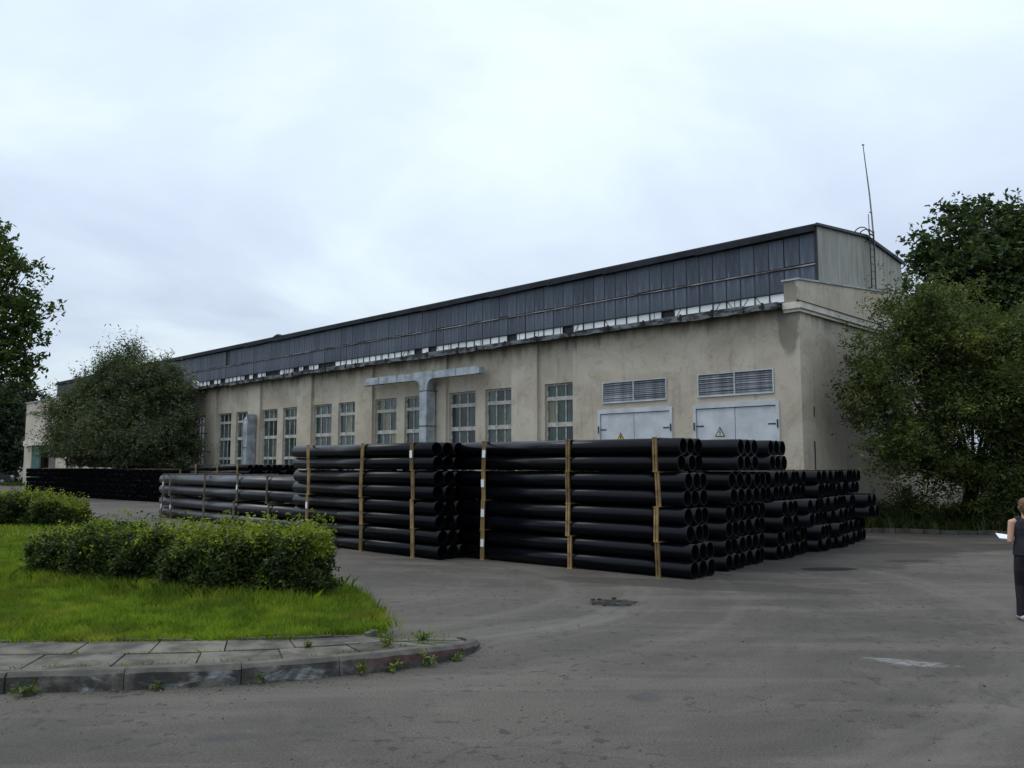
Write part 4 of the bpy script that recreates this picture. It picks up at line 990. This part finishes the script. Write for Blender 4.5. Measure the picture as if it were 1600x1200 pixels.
for i, (x_, y_, h_, lab) in enumerate(((-58.5, 92, 11, 'dark far tree directly left of the far end of the hall'), (-66, 96, 14, 'darker far tree at the left picture edge behind the near branches'), (-72, 118, 15, 'farthest dark tree at the left edge beyond the parked car'))):
    tree('far_tree', lab, 'tree', (x_, y_, 0), [(x_ + random.uniform(-2.2, 2.2), y_ + random.uniform(-2, 2), h_ * k_, 2.4 + random.random(), 2.6, 2.2) for k_ in (.10, .16, .28, .34, .42, .5, .58, .66, .74, .84)],
         M['far_leaf'], 2600, 12, .9, .5, .5, .1, .25, .3, off_hall, group=FT)
FR = 'dark shrubs under the willow'
for i, (x_, y_, w_, h_, lab) in enumerate(((12.9, 28.2, 1.0, 1.1, 'low dark shrub against the end wall beside the last pipe stack'), (17.6, 29.2, 1.9, 2.6, 'dark shrub behind the willow trunk'), (21.2, 28.6, 2.3, 3.2, 'big dark shrub right of the willow behind the person'), (24.5, 33.5, 3.0, 4.6, 'tall dark shrub behind the person at the right edge'))):
    tree('shrub', lab, 'shrub', (x_, y_, .05), [(x_ + random.uniform(-.5, .5) * w_, y_ + random.uniform(-.4, .4) * w_, h_ * k_, w_ * .6, w_ * .55, h_ * .3) for k_ in (.25, .4, .5, .62, .75)],
         M['willow'], int(420 * w_), 14, .4, .10, .4, .4, .05, .2, off_hall, group=FR)
# hedges: clipped box volumes of leaves with young tips on top
def hedge(name, label, A, B, depth, hA, hB, zb, n, size, taperA=.5, tips=.2, seed=0):
    A, B = np.array(A, float), np.array(B, float); ax = B - A; Ln = np.linalg.norm(ax); ax /= Ln; pr = np.array([-ax[1], ax[0]])
    if pr[1] < 0: pr = -pr
    root = empty(name, (A[0], A[1], zb), 0, label, 'hedge')
    def height(u): return (hA + (hB - hA) * u / Ln) * (1 + .09 * np.sin(u * 1.6 + 1.2 + seed) + .06 * np.sin(u * 4.3 + 1 + seed) + .03 * np.sin(u * 9 + seed))
    def endf(u): return np.clip(np.minimum((u + .05) / taperA, (Ln - u + .05) / .45), 0, 1) ** .45
    # shoots
    u = RNG.uniform(0, Ln, n); v = RNG.uniform(0, 1, n); w = RNG.uniform(0, 1, n)
    sel = RNG.uniform(0, 1, n)                       # which face: top, front, back, inside
    v = np.where(sel < .34, v, np.where(sel < .68, RNG.uniform(0, .14, n), np.where(sel < .80, RNG.uniform(.86, 1, n), v)))
    w = np.where(sel < .34, RNG.uniform(.82, 1.0, n), w)
    e2 = endf(u); bul = .13 * np.sin(u * 2.7 + seed) + .09 * np.sin(u * 6.1 + w * 5) + .06 * np.sin(u * 11 + w * 9)
    rnd = 1 - .35 * np.clip((w - .7) / .3, 0, 1) ** 2                # rounded shoulder
    vv = .5 + (v - .5) * (e2 * rnd * (.80 + .2 * w)) 
    x = A[0] + ax[0] * u + pr[0] * (vv * depth + bul); y = A[1] + ax[1] * u + pr[1] * (vv * depth + bul); z = w * height(u) * (.55 + .45 * e2)
    c = np.stack([x - A[0], y - A[1], z], 1)
    out = np.stack([pr[0] * (v - .5) * 2, pr[1] * (v - .5) * 2, (w - .45) * 1.8], 1) + RNG.normal(0, .45, (n, 3)); out /= np.linalg.norm(out, axis=1)[:, None]
    per = 13; ln = RNG.uniform(.06, .2, n); topm = (sel < .34)
    spr = topm & (RNG.uniform(0, 1, n) < .17); ln = np.where(spr, RNG.uniform(.12, .48, n) ** 1.0, ln); out[spr] = out[spr] * .35 + np.array([0, 0, 1]); out /= np.linalg.norm(out, axis=1)[:, None]
    t = RNG.uniform(0, 1, (n, per)); P = c[:, None, :] + out[:, None, :] * (t * ln[:, None])[:, :, None] + RNG.normal(0, .024, (n, per, 3))
    young = (topm & (RNG.uniform(0, 1, n) < tips * 3 * np.clip(1.15 - .8 * u / Ln, .3, 1))) | (RNG.uniform(0, 1, n) < .05)
    for nm_, msk, mt in (('foliage', ~young, M['privet']), ('young_shoots', young, M['privet_tip'])):
        V = leaf_quads(P[msk].reshape(-1, 3), size, .52, .5); link(nm_, np_mesh(nm_, V, np.arange(len(V)).reshape(-1, 4), mt), root)
    tw = MB()
    for i in range(int(Ln * 34)):
        uu = random.uniform(.1, Ln - .1); v0 = random.uniform(.3, .7); h_ = float(height(np.array(uu))) * random.uniform(.6, .92)
        p0 = Vector((ax[0] * uu + pr[0] * v0 * depth, ax[1] * uu + pr[1] * v0 * depth, 0)); p1 = p0 + Vector((random.uniform(-.35, .35), random.uniform(-.35, .35), h_))
        tw.tube([p0, p0.lerp(p1, .5) + Vector((random.uniform(-.06, .06), random.uniform(-.06, .06), 0)), p1], [.014, .010, .004], 4, caps=False)
    tw.build('twigs', M['bark'], root, fix=False)
hedge('clipped_hedge', 'clipped privet hedge with yellow-green tips in the foreground before the pipes', (-3.15, 11.95), (-8.65, 14.7), 1.45, .93, .66, .12, 9500, .066, .85, .34)
hedge('clipped_hedge', 'farther clipped hedge at the left edge below the dark pipe row', (-14.1, 26.4), (-20, 28.4), 1.7, .78, .92, .12, 5200, .085, 1.1, .3, 3)

# ------------------------------------------------------------------ right verge
vk = tag(empty('verge_kerb', (0, 0, 0)), kind='structure')
vp = cat_pts([(9.75, 26.25), (10.9, 26.25), (12.6, 25.75), (15.15, 24.94), (19, 23.5), (26, 21.2)], 5)
for i in range(len(vp) - 1):
    a_, b_ = vp[i], vp[i + 1]; d_ = Vector((b_.y - a_.y, a_.x - b_.x)).normalized() * -.14; g_ = (b_ - a_).normalized() * .008; h = .13 + random.uniform(-.02, .02)
    a2, b2 = a_ + g_, b_ - g_
    MB().hexa([(*a2, -.03), (*b2, -.03), (*(b2 + d_), -.03), (*(a2 + d_), -.03)], [(*a2, h), (*b2, h), (*(b2 + d_), h), (*(a2 + d_), h)]).build('kerb_stone', M['kerb_far'], vk)
vpoly = [(p.x, p.y + .13) for p in vp] + [(60, 22), (60, 70), (20, 60), (19.3, 36.3), (9.2, 26.1)]
bm = bmesh.new(); f_ = bm.faces.new([bm.verts.new((p[0], p[1], .09)) for p in vpoly]); bmesh.ops.triangulate(bm, faces=[f_]); bmesh.ops.recalc_face_normals(bm, faces=bm.faces)
me = bpy.data.meshes.new('verge'); bm.to_mesh(me); bm.free(); me.materials.append(M['dark_soil']); tag(link('verge', me), kind='structure')
def verge_area(n, x0, x1, y0, y1, h, w):
    X = RNG.uniform(x0, x1, n); Y = RNG.uniform(y0, y1, n); k_ = in_poly(X, Y, vpoly); X, Y = X[k_], Y[k_]
    k_ = off_hall(np.stack([X, Y, X], 1)); return blades(X[k_], Y[k_], np.full(k_.sum(), .08), h, w, .5)
VV = [verge_area(26000, 9.8, 24, 22, 29.5, .30, .014), verge_area(9000, 9.8, 30, 24, 36, .55, .02)]
tag(link('verge_grass', np_mesh('verge_grass', np.concatenate([VV[0][0], VV[1][0]]), np.concatenate([VV[0][1], VV[1][1] + len(VV[0][0])]), M['rank_grass'])), 'rank dark grass and undergrowth on the verge below the willow', 'grass', kind='stuff')
# grass beside the far road at the left
X = RNG.uniform(-75, -46, 5000); Y = RNG.uniform(80, 100, 5000); V, F = blades(X, Y, np.zeros(5000), .35, .06, .5)
tag(link('far_grass', np_mesh('far_grass', V, F, M['rank_grass'])), 'strip of grass under the far trees at the left edge', 'grass', kind='stuff')

# ------------------------------------------------------------------ weeds along the kerb
def weed(x, y, z, r, h, n, label, name='weed_plant'):
    root = empty(name, (x, y, z), 0, label, 'weed', 'weeds along the kerb and paving')
    st = MB(); P = []
    for i in range(max(4, n // 9)):
        a_ = random.uniform(0, 6.28); l_ = random.uniform(.4, 1); e2 = Vector((math.cos(a_) * r * l_, math.sin(a_) * r * l_, h * random.uniform(.4, 1)))
        st.tube([(0, 0, -.01), e2 * .5 + Vector((0, 0, h * .12)), e2], [.004, .003, .002], 4)
        for _ in range(9): t = random.uniform(.2, 1); P.append(e2 * t + Vector((random.gauss(0, .012),) * 2 + (random.gauss(0, .012) + h * .1,)))
    st.build('stem', M['weed'], root, fix=False)
    V = leaf_quads(np.array([tuple(p) for p in P]), .062, .42, .6); link('leaves', np_mesh('leaves', V, np.arange(len(V)).reshape(-1, 4), M['weed']), root)
for x, y, z, r, h, n, lab in ((-1.36, 9.15, .17, .13, .16, 60, 'bushy weed growing from the paving joint near the kerb tip'),
                              (-1.02, 9.62, .15, .14, .08, 70, 'flat spreading weed on the paving at the kerb tip'),
                              (-2.42, 8.36, 0, .09, .15, 40, 'upright weed against the kerb where white paint shows'),
                              (-1.52, 8.66, 0, .12, .14, 50, 'larger weed at the foot of the curved kerb'),
                              (-1.22, 8.80, 0, .10, .12, 45, 'middle weed of three at the foot of the curved kerb'),
                              (-.90, 9.02, 0, .12, .18, 50, 'tallest weed at the foot of the red-painted kerb'),
                              (-.62, 9.30, 0, .07, .07, 25, 'tiny weed at the foot of the kerb tip'),
                              (-4.45, 7.92, 0, .18, .13, 70, 'leafy weed at the kerb foot in the lower left corner'),
                              (-3.35, 8.08, 0, .10, .07, 30, 'low weed at the kerb foot beside the left weed'),
                              (-2.15, 9.15, .17, .10, .08, 30, 'small tuft in the paving joints behind the kerb')):
    weed(x, y, z, r, h, n, lab)

# ------------------------------------------------------------------ broken drain in the yard
dr = empty('broken_drain', (1.58, 13.08, 0), .2, 'broken drain with dark crumbled asphalt in the yard before the pipes', 'drain')
m = MB(); n = 30; ring = []
edge = [random.uniform(.70, 1.15) for _ in range(n)]
for r_, z_ in ((.36, .002), (.31, .010), (.26, .016), (.20, .010), (.13, .014), (.07, .006)):
    ring.append([(r_ * math.cos(6.283 * j / n) * edge[j], r_ * .85 * math.sin(6.283 * j / n) * edge[j], .003 + z_ * random.uniform(.2, 1.9)) for j in range(n)])
for a_, b_ in zip(ring, ring[1:]):
    for j in range(n): m.quad(a_[j], a_[(j + 1) % n], b_[(j + 1) % n], b_[j])
m.quad(*ring[-1]); m.build('crumbled_asphalt', M['rubble'], dr)
for i in range(9):
    a_ = random.uniform(0, 6.28); r_ = random.uniform(.1, .42); s_ = random.uniform(.014, .03)
    MB().ball((math.cos(a_) * r_, math.sin(a_) * r_ * .8, s_ * .4 + .012), (s_ * 1.7, s_ * 1.3, s_ * .6), 6, 4).build('rubble_piece', M['rubble'], dr)

# ------------------------------------------------------------------ globe lamp behind the bush
lp = empty('globe_lamp', (-20.9, 54.6, 0), 0, 'white globe lamp on a post showing above the bush by the eaves', 'street lamp')
MB().tube([(0, 0, 0), (0, 0, 6.98)], [.08, .05], 8).build('post', M['iron'], lp)
MB().ball((0, 0, 7.30), .32, 16, 10).build('globe', M['globe'], lp, True)
MB().tube([(0, 0, 6.92), (0, 0, 7.02)], .12, 10).build('collar', M['iron'], lp)

# ------------------------------------------------------------------ parked car, far left
car = empty('parked_car', (-55.2, 88.5, 0), R(20), 'dark car parked at the far left picture edge before the trees', 'car')
prof = [(-2.1, .32), (-2.15, .7), (-1.95, .9), (-1.2, .98), (-.55, 1.40), (.75, 1.42), (1.45, 1.0), (2.0, .95), (2.12, .7), (2.1, .32)]
MB().prism(prof, 1, -.82, .82).build('body', M['car_paint'], car)
for s_ in (-.83, .83):
    MB().prism([(-1.05, .99), (-.5, 1.34), (.08, 1.35), (.08, .99)], 1, s_ - .006, s_ + .006).build('side_window', M['car_glass'], car)
    MB().prism([(.14, .99), (.14, 1.35), (.7, 1.36), (1.28, 1.0)], 1, s_ - .006, s_ + .006).build('side_window', M['car_glass'], car)
    for x_ in (-1.32, 1.32):
        w_ = MB().tube([(x_, s_ * .9 - .09, .32), (x_, s_ * .9 + .09, .32)], .32, 18).build('tyre', M['tyre'], car)
        MB().tube([(x_, s_ * 1.012 - .09, .32), (x_, s_ * 1.012 + .09, .32)], .19, 14).build('rim', M['rim'], w_)
MB().quad((-1.22, -.7, 1.0), (-1.22, .7, 1.0), (-.62, .62, 1.385), (-.62, -.62, 1.385)).build('windscreen', M['car_glass'], car, fix=False)
for s_ in (-.55, .55): MB().box(-2.17, -2.13, s_ - .16, s_ + .16, .62, .75).build('headlight', M['globe'], car)

# ------------------------------------------------------------------ person at the right edge, seen from behind
person = empty('person', (7.10, 11.62, 0), R(-20), 'person in dark sleeveless top and dark trousers seen from behind holding papers', 'person')
def fused(name, mb, mat, voxel, smooth=6):
    o = mb.build(name, mat, person, fix=True)
    r = o.modifiers.new('fuse', 'REMESH'); r.mode = 'VOXEL'; r.voxel_size = voxel; r.use_smooth_shade = True
    s_ = o.modifiers.new('soft', 'SMOOTH'); s_.factor = .5; s_.iterations = smooth
    return o
# local: x right of the person, y forward (away from the camera)
b = MB()
b.ball((0, .015, 1.545), (.076, .094, .112), 18, 12)                                  # head
b.ball((0, .045, 1.485), (.056, .07, .06), 14, 9)                                      # jaw
b.tube([(0, .108, 1.555), (0, .125, 1.53), (0, .112, 1.512)], [.010, .016, .012], 8)   # nose
for s_ in (-1, 1):
    b.ball((s_ * .078, .0, 1.535), (.012, .022, .032), 8, 6)                           # ear
    b.ball((s_ * .030, .098, 1.556), (.013, .010, .009), 8, 6)                         # eyelids
b.tube([(-.022, .113, 1.482), (0, .119, 1.482), (.022, .113, 1.482)], [.006, .009, .006], 6)   # mouth
b.tube([(0, -.012, 1.36), (0, -.004, 1.42), (0, .012, 1.48)], [(.058, .062), (.052, .052), (.054, .05)], 14)
b.tube([(0, 0, .95), (0, 0, 1.12), (0, 0, 1.28), (0, -.005, 1.375)], [(.10, .15), (.09, .125), (.10, .155), (.075, .10)], 18)
def hand(mb, wr, d, side, curl=.6):
    d = Vector(d).normalized(); up = Vector((0, 0, 1)); w = d.cross(up).normalized() * side; nrm = w.cross(d).normalized() * side
    pc = Vector(wr) + d * .05
    mb.tube([wr, pc, Vector(wr) + d * .095], [(.022, .018), (.038, .015), (.040, .013)], 10)
    for i, ln in enumerate((.066, .075, .070, .055)):
        k0 = Vector(wr) + d * .09 + w * (.027 - .018 * i); k1 = k0 + d * ln * .45 - nrm * ln * .12 * curl; k2 = k1 + (d * (1 - curl * .5) - nrm * curl).normalized() * ln * .32; k3 = k2 + (d * (.4 - curl * .3) - nrm * (curl + .3)).normalized() * ln * .26
        mb.tube([k0, k1, k2, k3], [.0088, .0083, .0076, .0062], 7)
    t0 = Vector(wr) + d * .03 + w * .03; t1 = t0 + (d * .6 + w * .7).normalized() * .035; t2 = t1 + (d * .95 + w * .1 - nrm * .3).normalized() * .03
    mb.tube([t0, t1, t2], [.0125, .0105, .008], 7)
shL, elL, wrL = Vector((-.175, -.005, 1.325)), Vector((-.215, -.03, 1.065)), Vector((-.165, .19, 1.085))
shR, elR, wrR = Vector((.175, -.005, 1.325)), Vector((.215, -.03, 1.065)), Vector((.135, .19, 1.09))
for sh, el2, wr, sd in ((shL, elL, wrL, 1), (shR, elR, wrR, -1)):
    b.tube([sh + Vector((-sh.x * .35, 0, .02)), sh, sh.lerp(el2, .4), el2, el2.lerp(wr, .35), wr], [.045, .052, .044, .036, .037, .024], 12)
    hand(b, wr, (.25 * sd if sd > 0 else -.15, 1, .02), sd, .55)
fused('body', b, M['skin'], .0075, 3)
t = MB(); t.tube([(0, 0, .88), (0, 0, .98), (0, 0, 1.12), (0, 0, 1.26), (0, -.005, 1.345), (0, -.008, 1.385)], [(.145, .186), (.132, .176), (.108, .148), (.118, .168), (.095, .150), (.068, .085)], 22)
for s_ in (-1, 1): t.tube([(s_ * .06, -.005, 1.375), (s_ * .135, -.005, 1.365)], [(.05, .05), (.04, .035)], 10)
fused('sleeveless_top', t, M['top'], .009, 4)
l = MB()
l.tube([(0, .0, .80), (0, 0, .90), (0, 0, .97)], [(.122, .160), (.124, .164), (.108, .150)], 20)
for s_, fx, fy in ((-1, -.105, .02), (1, .115, -.09)):
    l.tube([(s_ * .085, 0, .86), (s_ * .095, .01, .68), (fx, (fy + .035), .47), (fx, fy, .25), (fx, fy, .055)], [(.10, .088), (.092, .086), (.07, .066), (.068, .064), (.08, .070)], 16)
    sh_ = MB(); sh_.tube([(fx, fy - .085, .035), (fx, fy - .02, .045), (fx - s_ * -.01, fy + .09, .036), (fx - s_ * -.015, fy + .155, .026)], [(.034, .032), (.042, .042), (.046, .033), (.03, .022)], 12)
    sh_.build('shoe', M['shoe'], person, True)
fused('trousers', l, M['trousers'], .010, 4)
h = MB(); h.ball((0, -.008, 1.575), (.090, .100, .093), 18, 12); h.ball((0, -.04, 1.525), (.078, .068, .085), 14, 9); h.ball((.0, -.05, 1.465), (.055, .035, .05), 12, 8)
for i in range(46):
    a_ = random.uniform(0, 6.28); e_l = random.uniform(-.7, 1.3); p0 = Vector((math.cos(a_) * .08 * math.cos(e_l), math.sin(a_) * .085 * math.cos(e_l) - .02, 1.565 + .085 * math.sin(e_l)))
    if p0.y > .055 and p0.z < 1.60: continue
    h.tube([p0, p0 + Vector((random.uniform(-.018, .018), -.01, -.04))], [.014, .006], 6)
fused('hair', h, M['hair'], .007, 2)
pp = empty('paper_sheets', (7.10, 11.62, 0), R(-20), 'white folded papers held out by the person at the right edge', 'paper')
for k_, (dx_, dz_, rz_) in enumerate(((0, 0, 0), (.012, .006, .12), (-.008, .011, -.08))):
    m = MB(); x0, y0_, z0_ = -.29 + dx_, .22, 1.075 + dz_
    m.hexa([(x0, y0_, z0_), (x0 + .17, y0_, z0_ - .015), (x0 + .17, y0_ + .26, z0_ + .03), (x0, y0_ + .26, z0_ + .05)], [(x0, y0_, z0_ + .002), (x0 + .17, y0_, z0_ - .013), (x0 + .17, y0_ + .26, z0_ + .032), (x0, y0_ + .26, z0_ + .052)])
    m.build('sheet', M['paper'], pp)

# ------------------------------------------------------------------ loose grit on the asphalt
n = 1500
gx = np.concatenate([RNG.uniform(-5, 9, 1000), RNG.uniform(-5, 0, 500)]); gy = np.concatenate([RNG.uniform(5.2, 15, 1000), np.zeros(500)])
for i in range(1000, n):
    p_ = at_arc(OUT, TOT - RNG.uniform(0, 5.5)); gx[i] = p_.x + RNG.normal(.05, .08); gy[i] = p_.y - abs(RNG.normal(.02, .10))
kp = np.ones(n, bool)
for i in range(1000): kp[i] = not (gx[i] < -.2 and gy[i] > 7.6 + (gx[i] + 5) * .42)
gx, gy = gx[kp], gy[kp]; n = len(gx); sz = RNG.uniform(.004, .012, n) * np.where(RNG.uniform(0, 1, n) < .06, 1.8, 1)
ct = np.stack([gx, gy, sz * .5], 1)
T = np.array([(1, 0, -.5), (-.5, .9, -.5), (-.5, -.9, -.5), (0, 0, .8)]); V = (ct[:, None, :] + T[None] * sz[:, None, None] * RNG.uniform(.7, 1.3, (n, 4, 1))).reshape(-1, 3)
F = (np.arange(n)[:, None, None] * 4 + np.array([(0, 1, 3), (1, 2, 3), (2, 0, 3), (0, 2, 1)])[None]).reshape(-1, 3)
tag(link('grit', np_mesh('grit', V, F, M['slab'])), 'loose grit scattered over the asphalt and along the kerb foot', 'grit', kind='stuff')
